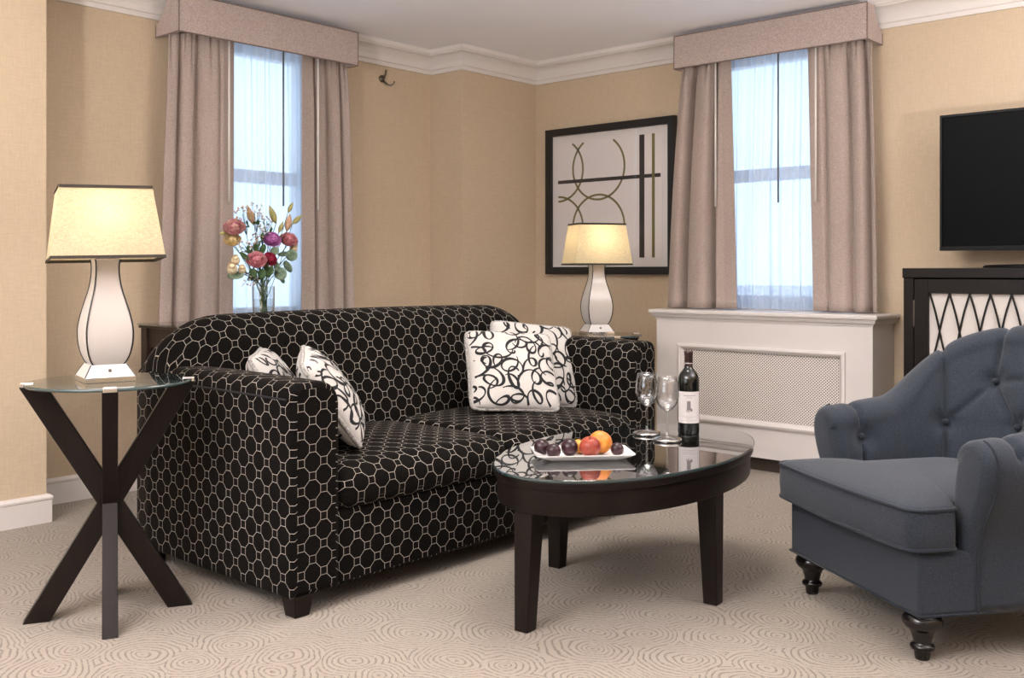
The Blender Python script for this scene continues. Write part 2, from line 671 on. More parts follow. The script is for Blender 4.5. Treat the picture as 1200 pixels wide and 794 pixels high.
def moulding(name, prof, segs, mat):
    n = len(LOOP)

    def off(i, d):
        p0, p1, p2 = Vector(LOOP[i - 1]), Vector(LOOP[i]), Vector(LOOP[(i + 1) % n])
        e1 = (p1 - p0).normalized()
        e2 = (p2 - p1).normalized()
        n1 = Vector((-e1.y, e1.x))
        n2 = Vector((-e2.y, e2.x))
        return p1 + (n1 + n2) * d
    mb = MB()
    for s in segs:
        a, b = s, (s + 1) % n
        ra = [(*off(a, d), z) for d, z in prof]
        rb = [(*off(b, d), z) for d, z in prof]
        k = len(prof)
        f = [(i, (i + 1) % k, k + (i + 1) % k, k + i) for i in range(k)] + [tuple(range(k)), tuple(range(2 * k - 1, k - 1, -1))]
        mb.add(ra + rb, f)
    o = mb.build(name, mat)
    o['kind'] = 'structure'
    return o


def crown_prof():
    zb, zt, d = 2.278, ZC, 0.095
    p = [(0, zb), (0.012, zb), (0.014, zb + 0.022), (0.022, zb + 0.026), (0.024, zb + 0.036)]
    for i in range(7):
        a = 0.5 * PI * i / 6
        p.append((0.024 + 0.058 * (1 - math.cos(a)), zb + 0.036 + 0.062 * math.sin(a)))
    p += [(0.084, zb + 0.104), (0.092, zb + 0.106), (d, zb + 0.114), (d, zt), (0, zt)]
    return p


moulding('trim_1', crown_prof(), [2, 3, 4, 5, 6], M['trim'])
moulding('trim_2', crown_prof(), [1], M['trim'])
moulding('trim_3', crown_prof(), [0, 7], M['trim'])
BASE = [(0, 0), (0.017, 0), (0.017, 0.095), (0.021, 0.099), (0.021, 0.108), (0.012, 0.116), (0, 0.118)]
moulding('baseboard_left', BASE, [2, 3, 4, 5, 6], M['trim'])
moulding('baseboard_right', BASE, [1], M['trim'])
moulding('baseboard_rear', BASE, [0, 7], M['trim'])


# windows: local x along the wall, local y outwards, z up
def window(name, loc, rz, w, z0, z1, mull=False):
    r = empty(name, (loc[0], loc[1], 0), rz)
    r['kind'] = 'structure'
    zm = z0 + (z1 - z0) * 0.52
    fr = MB()
    h = w / 2
    t = 0.055
    for a in ((-h, -h + t, z0, z1), (h - t, h, z0, z1), (-h + t, h - t, z0, z0 + t), (-h + t, h - t, z1 - t, z1)):
        fr.box(a[0], a[1], 0.08, 0.17, a[2], a[3])
    fr.build('window_frame', M['trim'], r, bevel=0.004)
    bx('meeting_rail', -h + t, h - t, 0.09, 0.15, zm - 0.035, zm + 0.035, M['trim'], r, bevel=0.004)
    for a, b in ((z0 + t, zm - 0.035), (zm + 0.035, z1 - t)):
        sx = (-h + t, -0.018, 0.018, h - t) if mull else (-h + t, h - t)
        for i in range(0, len(sx), 2):
            bx('pane', sx[i], sx[i + 1], 0.115, 0.121, a, b, M['glass'], r)
        if mull:
            bx('glazing_bar', -0.018, 0.018, 0.10, 0.14, a, b, M['trim'], r)
    bx('window_sill', -h - 0.03, h + 0.03, -0.02, 0.20, z0 - 0.03, z0, M['trim'], r, bevel=0.004)
    return r


window('window_1', (XA, (WA[0] + WA[1]) / 2), R(90), WA[1] - WA[0], WA[2], WA[3])
window('window_2', ((WB[0] + WB[1]) / 2, YB), 0, WB[1] - WB[0], WB[2], WB[3])
window('added_window', ((WR[0] + WR[1]) / 2, YS), PI, WR[1] - WR[0], WR[2], WR[3], True)  # unseen window, added to carry the rear fill light


# ------------------------------------------------------------------ pelmets
def pelmet(name, loc, rz, w, dep, z0, z1, label):
    """local: x along wall, y=0 at wall, -y into the room"""
    r = empty(name, (loc[0], loc[1], z0), rz)
    h = w / 2
    zz = z1 - z0
    t = 0.018
    bx('front_board', -h, h, -dep, -dep + t, 0, zz, M['pelmet'], r, bevel=0.004)
    cut = 0.10                     # the returns are cut back round the crown moulding
    for s in (-1, 1):
        x0, x1 = (h - t, h) if s > 0 else (-h, -h + t)
        pr = [(-dep + t, 0), (-0.001, 0), (-0.001, zz - 0.125), (-0.03, zz - 0.112), (-0.103, zz - 0.035), (-0.103, zz), (-dep + t, zz)]
        MB().prism([(x0, y, z) for y, z in pr], [(x1, y, z) for y, z in pr]).build('return_board', M['pelmet'], r)
        MB().tube([(s * h, y, z) for y, z in ((-dep, 0), (-0.004, 0), (-0.004, zz - 0.125))], 0.0035, 6).build('piping', M['pelmet_seam'], r)
    for z in (0.0, zz):
        MB().tube([(-h, -dep, z), (h, -dep, z)], 0.0035, 6).build('piping', M['pelmet_seam'], r)
    for s in (-1, 1):
        MB().tube([(s * h, -dep, 0), (s * h, -dep, zz)], 0.003, 6).build('piping', M['pelmet_seam'], r)
    bx('top_board', -h + t, h - t, -dep + t, -0.105, zz - 0.02, zz - 0.004, M['pelmet'], r)
    tag(r, label, 'pelmet', 'pelmets over the two windows')
    return r


PA_X, PB_Y = -4.353, 4.861
pelmet('pelmet', (XA, 3.05), R(90), 1.09, XA * -1 + PA_X, 2.193, 2.376, 'taupe upholstered pelmet above the left window, behind the flowers')
pelmet('pelmet', (-2.548, YB), 0, 1.116, YB - PB_Y, 2.198, 2.38, 'taupe upholstered pelmet above the right window over the radiator cover')


# ------------------------------------------------------------------ curtains
def curtain(name, wallpos, rz, top, bot, z0, z1, seed, flat, label, group, wand_x, wand_z, mat='curtain', amp=0.046, nf=5, wand_mat='wand', cy=-0.11, hem=False):
    """local x along the wall; top/bot: (x0, x1) extents; flat: -1/+1 side with a plain leading edge"""
    rnd = random.Random(seed)
    r = empty(name, (wallpos[0], wallpos[1], 0), rz)
    NX, NZ = 120, 34
    ph = [rnd.uniform(0, 2 * PI) for _ in range(4)]
    verts = []

    def fold(t, q):
        # t 0..1 across, q 0..1 downwards
        e = t if flat < 0 else 1 - t
        k = smooth01((e - 0.16) / 0.16) if flat else 1.0
        tt = t + 0.035 * math.sin(2 * PI * t * 1.7 + ph[1]) + 0.012 * math.sin(q * 4 + ph[2])
        a = amp * (0.8 + 0.35 * math.sin(3.1 * t + ph[3]))
        if mat == 'curtain':
            # round lobes towards the room with narrow deep valleys between them
            w = PI * nf * tt + ph[0] + 0.25 * math.sin(q * 2.2 + ph[3])
            lobe = -0.75 + 1.9 * abs(math.cos(w)) ** 9 + 0.22 * math.sin(2 * w + 1.0)
            w2 = PI * nf * 2.6 * tt + ph[2]
            pleat = -0.5 + 1.3 * abs(math.cos(w2)) ** 5
            up = 0.75 * (1 - smooth01(q / 0.16))
            base = a * (lobe * (1 - up) + pleat * up * 0.8) * k
        else:
            s1 = math.sin(2 * PI * nf * tt + ph[0] + 0.5 * math.sin(q * 2.2 + ph[3]))
            s2 = math.sin(2 * PI * nf * 2.7 * tt + ph[2] + 0.4 * math.sin(q * 3 + ph[1]))
            base = a * (0.7 * math.copysign(abs(s1) ** 0.7, s1) + 0.45 * s2)
        return base + (1 - k) * (-0.012 + 0.010 * math.sin(q * 3 + ph[1]))
    for j in range(NZ + 1):
        q = j / NZ
        z = z1 + (z0 - z1) * q
        qs = q ** 0.7
        xa = top[0] + (bot[0] - top[0]) * qs
        xb = top[1] + (bot[1] - top[1]) * qs
        for i in range(NX + 1):
            t = i / NX
            verts.append((xa + (xb - xa) * t, cy + fold(t, q), z))
    faces = []
    for j in range(NZ):
        for i in range(NX):
            a = j * (NX + 1) + i
            faces.append((a, a + 1, a + NX + 2, a + NX + 1))
    o = mk('curtain_cloth' if mat == 'curtain' else 'voile_cloth', verts, faces, M[mat], r, True)
    if mat == 'curtain':
        sd = o.modifiers.new('thickness', 'SOLIDIFY')
        sd.thickness = 0.005
        sd.offset = 0
    if hem:
        k = int(NZ * 0.915)
        hv = [(x, y - 0.003, z) for (x, y, z) in verts[k * (NX + 1):]]
        mk('hem_band', hv, [q for q in faces[:(NZ - k) * NX]], M[mat], r, True)
    if wand_x is not None:
        wy = cy + fold(0.5 if mat != 'curtain' else (0.08 if flat < 0 else 0.92), 0.2) - 0.03
        wy = min(wy, cy - 0.045)
        mb = MB().tube([(wand_x, wy, z1 - 0.01), (wand_x, wy, wand_z)], 0.0052, 8)
        mb.build('draw_wand', M[wand_mat], r, True)
    return tag(r, label, 'curtain', group)


YM = 3.05
G = 'taupe curtains'
curtain('curtain', (XA, YM), R(90), (-0.53, -0.185), (-0.62, -0.20), 0.02, 2.31, 3, 1, 'taupe curtain panel at the left window, nearest the lit table lamp on the X-leg table', G, -0.235, 1.40, nf=3.2)
curtain('curtain', (XA, YM), R(90), (0.235, 0.53), (0.225, 0.60), 0.02, 2.31, 11, -1, 'taupe curtain panel right of the flowers, at the left window', G, 0.315, 1.385, nf=3.6)
XM = -2.548
curtain('curtain', (XM, YB), 0, (-0.545, -0.235), (-0.64, -0.205), 0.845, 2.31, 5, 1, 'taupe curtain panel overlapping the framed picture, at the right window', G, -0.31, 1.41, nf=2.6)
curtain('curtain', (XM, YB), 0, (0.215, 0.545), (0.24, 0.585), 0.845, 2.31, 21, -1, 'taupe curtain panel at the right window, on the television side', G, 0.275, 1.41, nf=3.0)
G = 'sheer curtains'
curtain('sheer_curtain', (XA, YM), R(90), (-0.33, 0.36), (-0.33, 0.36), 0.30, 2.31, 31, 0, 'white sheer curtain behind the vase of flowers', G, 0.14, 1.40, 'sheer', 0.020, 5, 'wand_dark', -0.045, False)
curtain('sheer_curtain', (XM, YB), 0, (-0.36, 0.36), (-0.37, 0.37), 0.846, 2.31, 33, 0, 'white sheer curtain above the white radiator cover', G, 0.03, 1.42, 'sheer', 0.022, 6, 'wand_dark', -0.045, True)

# ------------------------------------------------------------------ radiator cover
RX0, RX1, RY = -3.172, -1.932, 4.785
r = empty('radiator_cover', ((RX0 + RX1) / 2, RY, 0))
hw = (RX1 - RX0) / 2
GX0, GX1, GZ0, GZ1 = -3.029 - r.location.x, -2.067 - r.location.x, 0.236, 0.652
D = YB - RY - 0.002
fp = MB()
fp.box(-hw, GX0 + 0.02, 0, 0.02, 0.075, 0.79)
fp.box(GX1 - 0.02, hw, 0, 0.02, 0.075, 0.79)
fp.box(GX0 + 0.02, GX1 - 0.02, 0, 0.02, 0.075, GZ0 + 0.02)
fp.box(GX0 + 0.02, GX1 - 0.02, 0, 0.02, GZ1 - 0.02, 0.79)
fp.build('front_panel', M['white_paint'], r)
for s in (-1, 1):
    x0, x1 = (-hw, -hw + 0.02) if s < 0 else (hw - 0.02, hw)
    bx('side_panel', x0, x1, 0.02, D, 0.075, 0.79, M['white_paint'], r)
pr = [(0, 0.785), (0.006, 0.785), (0.006, 0.793), (0.016, 0.797), (0.022, 0.808), (0.024, 0.815), (0.032, 0.818), (0.034, 0.824), (0.034, 0.834), (0.030, 0.838)]
rings = []
mb = MB()
vv = []
for d, z in pr:
    vv += [(-hw - d, -d, z), (hw + d, -d, z), (hw + d, D, z), (-hw - d, D, z)]
ff = [(3, 2, 1, 0)]
for i in range(len(pr) - 1):
    for k in range(4):
        ff.append((i * 4 + k, i * 4 + (k + 1) % 4, i * 4 + 4 + (k + 1) % 4, i * 4 + 4 + k))
ff.append(tuple(len(pr) * 4 - 4 + k for k in range(4)))
MB().add(vv, ff).build('top_shelf', M['white_paint'], r)
fm = MB()


def frame_sweep(x0, x1, z0, z1, prof, y):
    v = []
    for d, h in prof:
        v += [(x0 + d, y - h, z0 + d), (x1 - d, y - h, z0 + d), (x1 - d, y - h, z1 - d), (x0 + d, y - h, z1 - d)]
    f = []
    for i in range(len(prof) - 1):
        for k in range(4):
            f.append((i * 4 + k, i * 4 + (k + 1) % 4, i * 4 + 4 + (k + 1) % 4, i * 4 + 4 + k))
    return v, f


v, f = frame_sweep(GX0, GX1, GZ0, GZ1, [(0, 0), (0, 0.012), (0.012, 0.016), (0.022, 0.010), (0.026, 0.004), (0.032, -0.004), (0.032, -0.012)], 0)
MB().add(v, f).build('grille_frame', M['white_paint'], r)
bx('perforated_grille', GX0 + 0.018, GX1 - 0.018, 0.007, 0.011, GZ0 + 0.018, GZ1 - 0.018, M['grille'], r)
bx('kick_board', -hw + 0.02, hw - 0.02, 0.05, 0.06, 0, 0.09, M['dark_kick'], r)
tag(r, 'white panelled radiator cover with a perforated grille under the right window', 'radiator cover')

# ------------------------------------------------------------------ framed picture
PX0, PX1, PZ0, PZ1 = -4.187, -3.205, 1.033, 1.966
pc = empty('framed_picture', ((PX0 + PX1) / 2, YB - 0.002, PZ0))
pw, phh = (PX1 - PX0) / 2, PZ1 - PZ0
fw = 0.046
MB().prism([(-pw, 0, 0), (pw, 0, 0), (pw - fw, 0, fw), (-pw + fw, 0, fw)], [(-pw, -0.035, 0), (pw, -0.035, 0), (pw - fw, -0.035, fw), (-pw + fw, -0.035, fw)]).build('frame_bar', M['frame_black'], pc)
MB().prism([(-pw, 0, phh), (pw, 0, phh), (pw - fw, 0, phh - fw), (-pw + fw, 0, phh - fw)], [(-pw, -0.035, phh), (pw, -0.035, phh), (pw - fw, -0.035, phh - fw), (-pw + fw, -0.035, phh - fw)]).build('frame_bar', M['frame_black'], pc)
for s in (-1, 1):
    a = [(s * pw, 0), (s * pw, phh), (s * (pw - fw), phh - fw), (s * (pw - fw), fw)]
    MB().prism([(x, 0, z) for x, z in a], [(x, -0.035, z) for x, z in a]).build('frame_bar', M['frame_black'], pc)
MB().box(-pw + fw, pw - fw, -0.012, -0.004, fw, phh - fw).build('mat_board', M['mat_board'], pc)
ax0, ax1, az0, az1 = -pw + fw + 0.045, pw - fw - 0.05, fw + 0.055, phh - fw - 0.045
pr_ = bx('art_print', ax0, ax1, -0.0135, -0.012, az0, az1, M['print'], pc)


def ring_piece(cx, cz, rad, w, y0, y1):
    mb = MB()
    n = 72
    ok = lambda x, z: ax0 <= x <= ax1 and az0 <= z <= az1
    for k in range(n):
        a0, a1 = 2 * PI * k / n, 2 * PI * (k + 1) / n
        q = []
        for rr_, a in ((rad - w, a0), (rad + w, a0), (rad + w, a1), (rad - w, a1)):
            q.append((cx + rr_ * math.cos(a), cz + rr_ * math.sin(a)))
        if all(ok(*p) for p in q):
            mb.prism([(x, y0, z) for x, z in q], [(x, y1, z) for x, z in q])
    return mb.build('ring_motif', M['olive'], pc)


cxs = (ax0 + 0.002, ax0 + 0.322)
czs = (az1 - 0.175, az1 - 0.545)
for cx_ in cxs:
    for cz_ in czs:
        ring_piece(cx_, cz_, 0.20, 0.0065, -0.0135, -0.0145)
bx('bar_motif', ax0, ax1 - 0.012, -0.0147, -0.0135, az1 - 0.262, az1 - 0.240, M['umber'], pc)
bx('bar_motif', ax0 + 0.632, ax0 + 0.668, -0.0149, -0.0135, az0, az1, M['umber'], pc)
bx('bar_motif', ax0 + 0.722, ax0 + 0.742, -0.0149, -0.0135, az0, az1, M['olive'], pc)
bx('glazing', -pw + fw, pw - fw, -0.024, -0.022, fw, phh - fw, M['pic_glass'], pc)
tag(pc, 'square black-framed print of olive rings and crossing lines on the right wall', 'picture')

# ------------------------------------------------------------------ coat hook
hk = empty('wall_hook', (XA, 3.955, 2.20), R(90))
MB().lathe([(0.0, 0), (0.021, 0.001), (0.022, 0.006), (0.014, 0.011), (0.0, 0.012)], 20).build('back_plate', M['nickel'], hk, True).rotation_euler = (R(90), 0, 0)
MB().tube([(0.0, -0.01, -0.01), (0.02, -0.03, -0.035), (0.03, -0.05, -0.042), (0.04, -0.064, -0.032), (0.042, -0.07, -0.018)], [0.006, 0.0055, 0.005, 0.005, 0.006], 8).build('hook_arm', M['nickel'], hk, True)
MB().tube([(0.012, -0.006, 0.0), (0.02, -0.016, 0.03), (0.02, -0.018, 0.055)], [0.006, 0.0045, 0.0045], 8).build('upper_prong', M['nickel'], hk, True)
tag(hk, 'small dark metal hook high on the left wall beside the pelmet', 'hook')

# ------------------------------------------------------------------ sofa
sofa = empty('sofa', (-2.97, 2.79, 0), R(90))
tag(sofa, 'black sofa with a white octagon lattice pattern and two seat cushions', 'sofa')
L2 = 0.98
AW = 0.185
AH = 0.742


def arm(s):
    AH = 0.712 if s < 0 else 0.742
    # profile in (x, z), extruded along y from front to back
    if s < 0:
        x0, x1, rads = -L2, -L2 + AW, (0.012, 0.012, 0.075, 0.045)
    else:
        x0, x1, rads = L2 - AW, L2, (0.012, 0.012, 0.045, 0.075)
    ys = []
    er = 0.022
    for i in range(5):
        a = 0.5 * PI * i / 4
        ys.append((-0.47 + er * (1 - math.sin(a)), er * (1 - math.cos(a))))
    ys = [(-0.47, er), (-0.467, er * 0.45), (-0.460, er * 0.13), (-0.448, 0.0)]
    st = ys + [(-0.448 + (0.464 + 0.448) * k / 10, 0.0) for k in range(1, 11)]
    rings = []
    us = []
    for y, ins in st:
        puff = 0.006 * math.sin(PI * min(1, max(0, (y + 0.45) / 0.9)))
        p = densify(rrect(x0, x1, 0.06, AH + puff, rads, ins * 0.9, 6), 0.06) if False else rrect(x0, x1, 0.06, AH + puff, rads, ins * 0.9, 6)
        rings.append([(x, y, z) for x, z in p])
        us.append(y)
    return loft('arm', rings, us, M['sofa'], sofa, True, lambda p: (p[0] * 1.0 + 0.011, p[2]))


arm(-1)
arm(1)
# seam welt along the outer top edge of each arm
for s, AH in ((-1, 0.712), (1, 0.742)):
    MB().tube([(s * (L2 - 0.001), -0.44, AH - 0.050), (s * (L2 - 0.001), 0.0, AH - 0.047), (s * (L2 - 0.001), 0.36, AH - 0.050)], 0.004, 6).build('welt', M['flock'], sofa, True)

# base between the arms
rings = []
for x in (-L2 + AW - 0.005, 0, L2 - AW + 0.005):
    rings.append([(x, y, z) for y, z in rrect(-0.462, 0.40, 0.065, 0.30, (0.01, 0.01, 0.01, 0.015), 0, 3)])
loft('base', rings, [-0.8, 0, 0.8], M['sofa'], sofa)


# seat cushions
def seat_cushion(x0, x1, name='seat_cushion'):
    rings = []
    us = []
    NS = 28
    for i in range(NS + 1):
        t = i / NS
        x = x0 + (x1 - x0) * t
        e = min(t, 1 - t) * (x1 - x0)
        k = smooth01(e / 0.06)
        ins = 0.028 * (1 - math.sqrt(max(0, 1 - (1 - min(1, e / 0.03)) ** 2)))
        cr = 0.030 * (1 - (2 * t - 1) ** 2) ** 0.7
        bul = 0.012 * (1 - (2 * t - 1) ** 2) ** 0.6
        p = rrect(-0.478, 0.26, 0.298, 0.432, (0.03, 0.02, 0.03, 0.062), ins, 8)
        ring = []
        for y, z in densify(p, 0.05) if False else p:
            ring.append((x, y, z))
        # subdivide the long top edge so that the crown can bulge
        out = []
        n = len(ring)
        for q in range(n):
            a, b = Vector(ring[q]), Vector(ring[(q + 1) % n])
            kk = 14 if (b - a).length > 0.3 else (4 if (b - a).length > 0.03 else 1)
            for w in range(kk):
                out.append(a.lerp(b, w / kk))
        fin = []
        for pnt in out:
            y, z = pnt.y, pnt.z
            cy_ = max(0.0, 1 - ((y + 0.10) / 0.40) ** 2)
            if z > 0.37:
                z += cr * cy_ * (z - 0.37) / 0.062
            if y < -0.40:
                y -= bul * math.sin(PI * min(1, max(0, (z - 0.29) / 0.15)))
            fin.append((x, y, z))
        rings.append(fin)
        us.append(x)
    return loft(name, rings, us, M['sofa'], sofa, True, lambda p: (p[1], p[2]))


seat_cushion(-L2 + AW + 0.002, -0.004)
seat_cushion(0.004, L2 - AW - 0.002)


# back: slab with a rolled top whose ends curve down to the arms
def sofa_back():
    rings = []
    us = []
    NS = 64
    for i in range(NS + 1):
        t = -1 + 2 * i / NS
        t = math.copysign(1 - (1 - abs(t)) ** 1.5, t)
        x = (L2 - 0.003) * t
        e = L2 - 0.003 - abs(x)
        rx, rz = 0.27, 0.19
        if e < rx:
            q = 1 - e / rx
            drop = rz * (1 - math.sqrt(max(0.0, 1 - q * q)))
        else:
            drop = 0
        top = 0.885 - drop + 0.012 * math.cos(x * 1.5)
        end = smooth01(e / 0.10)
        th = 0.115 + 0.025 * end          # half thickness of the roll
        yf0 = 0.175 + 0.02 * (1 - end)
        ring = []
        # up the front, over the roll and down the back
        yc = 0.325
        for k in range(9):
            z = 0.12 + (top - th * 0.9 - 0.12) * k / 8
            lean = 0.16 * max(0, z - 0.42)
            ring.append((x, yf0 + lean - 0.012 * math.sin(PI * k / 8), z))
        yt = ring[-1][1]
        yb = 0.468
        rr_ = (yb - yt) / 2
        for k in range(1, 16):
            a = PI * k / 16
            ring.append((x, yt + rr_ - rr_ * math.cos(a), top - th * 0.9 + th * 0.9 * math.sin(a)))
        for k in range(8, -1, -1):
            z = 0.09 + (top - th * 0.9 - 0.09) * k / 8
            ring.append((x, yb, z))
        rings.append(ring)
        us.append(x)
    o = loft('back', rings, us, M['sofa'], sofa, True, lambda p: (p[1], p[2]))
    return o


sofa_back()
for sx in (-1, 1):
    for y in (-0.435, 0.42):
        cx_, cy_ = sx * (L2 - 0.045), y
        q = lambda w: [(cx_ - w, cy_ - w, 0), (cx_ + w, cy_ - w, 0), (cx_ + w, cy_ + w, 0), (cx_ - w, cy_ + w, 0)]
        b = [(x, y_, 0.0) for x, y_, _ in q(0.026)]
        t_ = [(x, y_, 0.066) for x, y_, _ in q(0.036)]
        MB().prism(b, t_).build('leg', M['espresso'], sofa, bevel=0.002)


# ------------------------------------------------------------------ throw pillows
def pillow(loc, rz, tilt, roll, size, seed, label, thick=0.075):
    """local: x across, z up, faces -y; origin at the middle of the bottom edge"""
    rnd = random.Random(seed)
    r = empty('throw_pillow', loc, 0)
    r.rotation_euler = (Matrix.Rotation(rz, 4, 'Z') @ Matrix.Rotation(tilt, 4, 'X') @ Matrix.Rotation(roll, 4, 'Y')).to_euler()
    S = size / 2
    N = 36
    ph = [rnd.uniform(0, 6.28) for _ in range(6)]

    def outline(u, v):
        # slightly pinched sides, pointed corners
        x = u * S * (1 - 0.045 * (1 - v * v))
        z = v * S * (1 - 0.045 * (1 - u * u))
        rc = 0.93 + 0.07 * (1 - (u * u * v * v) ** 3)
        return x * rc, z * rc

    def height(u, v):
        b = max(0.0, (1 - u * u) * (1 - v * v))
        h = thick * b ** 0.42
        h += 0.004 * math.sin(5 * u + ph[0]) * math.sin(4 * v + ph[1]) * b
        rim = max(abs(u), abs(v))
        h += 0.0035 * math.sin(17 * u + ph[2]) * math.sin(15 * v + ph[3]) * smooth01((rim - 0.55) / 0.3) * b ** 0.3
        return h

    def pos(u, v, side, lift=0.0):
        x, z = outline(u, v)
        return (x, side * (height(u, v) + lift), z + S)
    verts = []
    faces = []
    for side in (-1, 1):
        b = len(verts)
        for j in range(N + 1):
            for i in range(N + 1):
                u = math.sin(PI / 2 * (-1 + 2 * i / N))
                v = math.sin(PI / 2 * (-1 + 2 * j / N))
                verts.append(pos(u, v, side))
        for j in range(N):
            for i in range(N):
                a = b + j * (N + 1) + i
                q = (a, a + 1, a + N + 2, a + N + 1)
                faces.append(q if side < 0 else q[::-1])
    MB().add(verts, faces).build('pillow_cover', M['pillow'], r, True, weld=True)
    # cord round the seam
    pts = []
    n = 40
    for k in range(4):
        for i in range(n):
            t = -1 + 2 * i / n
            u, v = ((t, -1), (1, t), (-t, 1), (-1, -t))[k]
            x, z = outline(u, v)
            wob = 1 + 0.004 * math.sin(i * 2.2)
            pts.append((x * wob, 0.0, z * wob + S))
    MB().tube(pts, 0.0075, 7, True).build('cord_trim', M['cord'], r, True)

    # flocked loops: ribbons lying on the cloth
    mb = MB()

    def ribbon(path, side):
        prev = None
        n_ = len(path)
        for i, (u, v) in enumerate(path):
            u0, v0 = path[max(i - 1, 0)]
            u1, v1 = path[min(i + 1, n_ - 1)]
            dx, dz = u1 - u0, v1 - v0
            l = math.hypot(dx, dz) or 1
            w = (0.0034 + 0.0034 * math.sin(PI * i / (n_ - 1))) / S * (0.8 + 0.3 * math.sin(i * 0.37))
            nx, nz = -dz / l * w, dx / l * w
            okk = abs(u) < 0.965 and abs(v) < 0.965
            if not okk:
                prev = None
                continue
            a = pos(max(-.985, min(.985, u + nx)), max(-.985, min(.985, v + nz)), side, 0.0009)
            b = pos(max(-.985, min(.985, u - nx)), max(-.985, min(.985, v - nz)), side, 0.0009)
            k = len(mb.v)
            mb.v += [a, b]
            if prev is not None:
                mb.f.append((prev, prev + 1, k + 1, k))
            prev = k
    for side in (-1, 1):
        gx = [-0.84, -0.42, 0.0, 0.42, 0.84]
        for a in gx:
            for b in gx:
                cu, cv = a + rnd.uniform(-.09, .09), b + rnd.uniform(-.09, .09)
                rad = rnd.uniform(0.17, 0.25)
                asp = rnd.uniform(0.5, 0.95)
                rot = rnd.uniform(0, PI)
                turns = rnd.uniform(1.2, 1.5)
                a0 = rnd.uniform(0, 2 * PI)
                drift = rnd.uniform(0.3, 0.55)
                da = rnd.uniform(0, 2 * PI)
                sg = rnd.choice((-1, 1))
                path = []
                n_ = 46
                for i in range(n_):
                    t = i / (n_ - 1)
                    an = a0 + sg * turns * 2 * PI * t
                    g = rad * (0.65 + 0.6 * t)
                    x, z = g * math.cos(an), g * asp * math.sin(an)
                    uu = cu + x * math.cos(rot) - z * math.sin(rot) + drift * (t - .5) * math.cos(da)
                    vv_ = cv + x * math.sin(rot) + z * math.cos(rot) + drift * (t - .5) * math.sin(da)
                    path.append((uu, vv_))
                ribbon(path, side)
    mb.build('loop_print', M['flock'], r)
    return tag(r, label, 'pillow', 'black and white throw pillows')


pillow((-2.770, 3.130, 0.468), R(58), R(-36), R(4), 0.39, 3, 'ivory throw pillow with black loops, frontmost at the far end of the sofa')
pillow((-2.885, 3.395, 0.455), R(63), R(-27), R(7), 0.40, 8, 'ivory throw pillow with black loops, tucked behind another beside the far sofa arm')
pillow((-2.735, 2.265, 0.480), R(137), R(-34), R(-10), 0.35, 14, 'ivory throw pillow with black loops, leaning on the near sofa arm, frontmost there')
pillow((-2.995, 2.215, 0.458), R(137), R(-29), R(-3), 0.345, 19, 'ivory throw pillow whose top corner peeks over the near sofa arm')


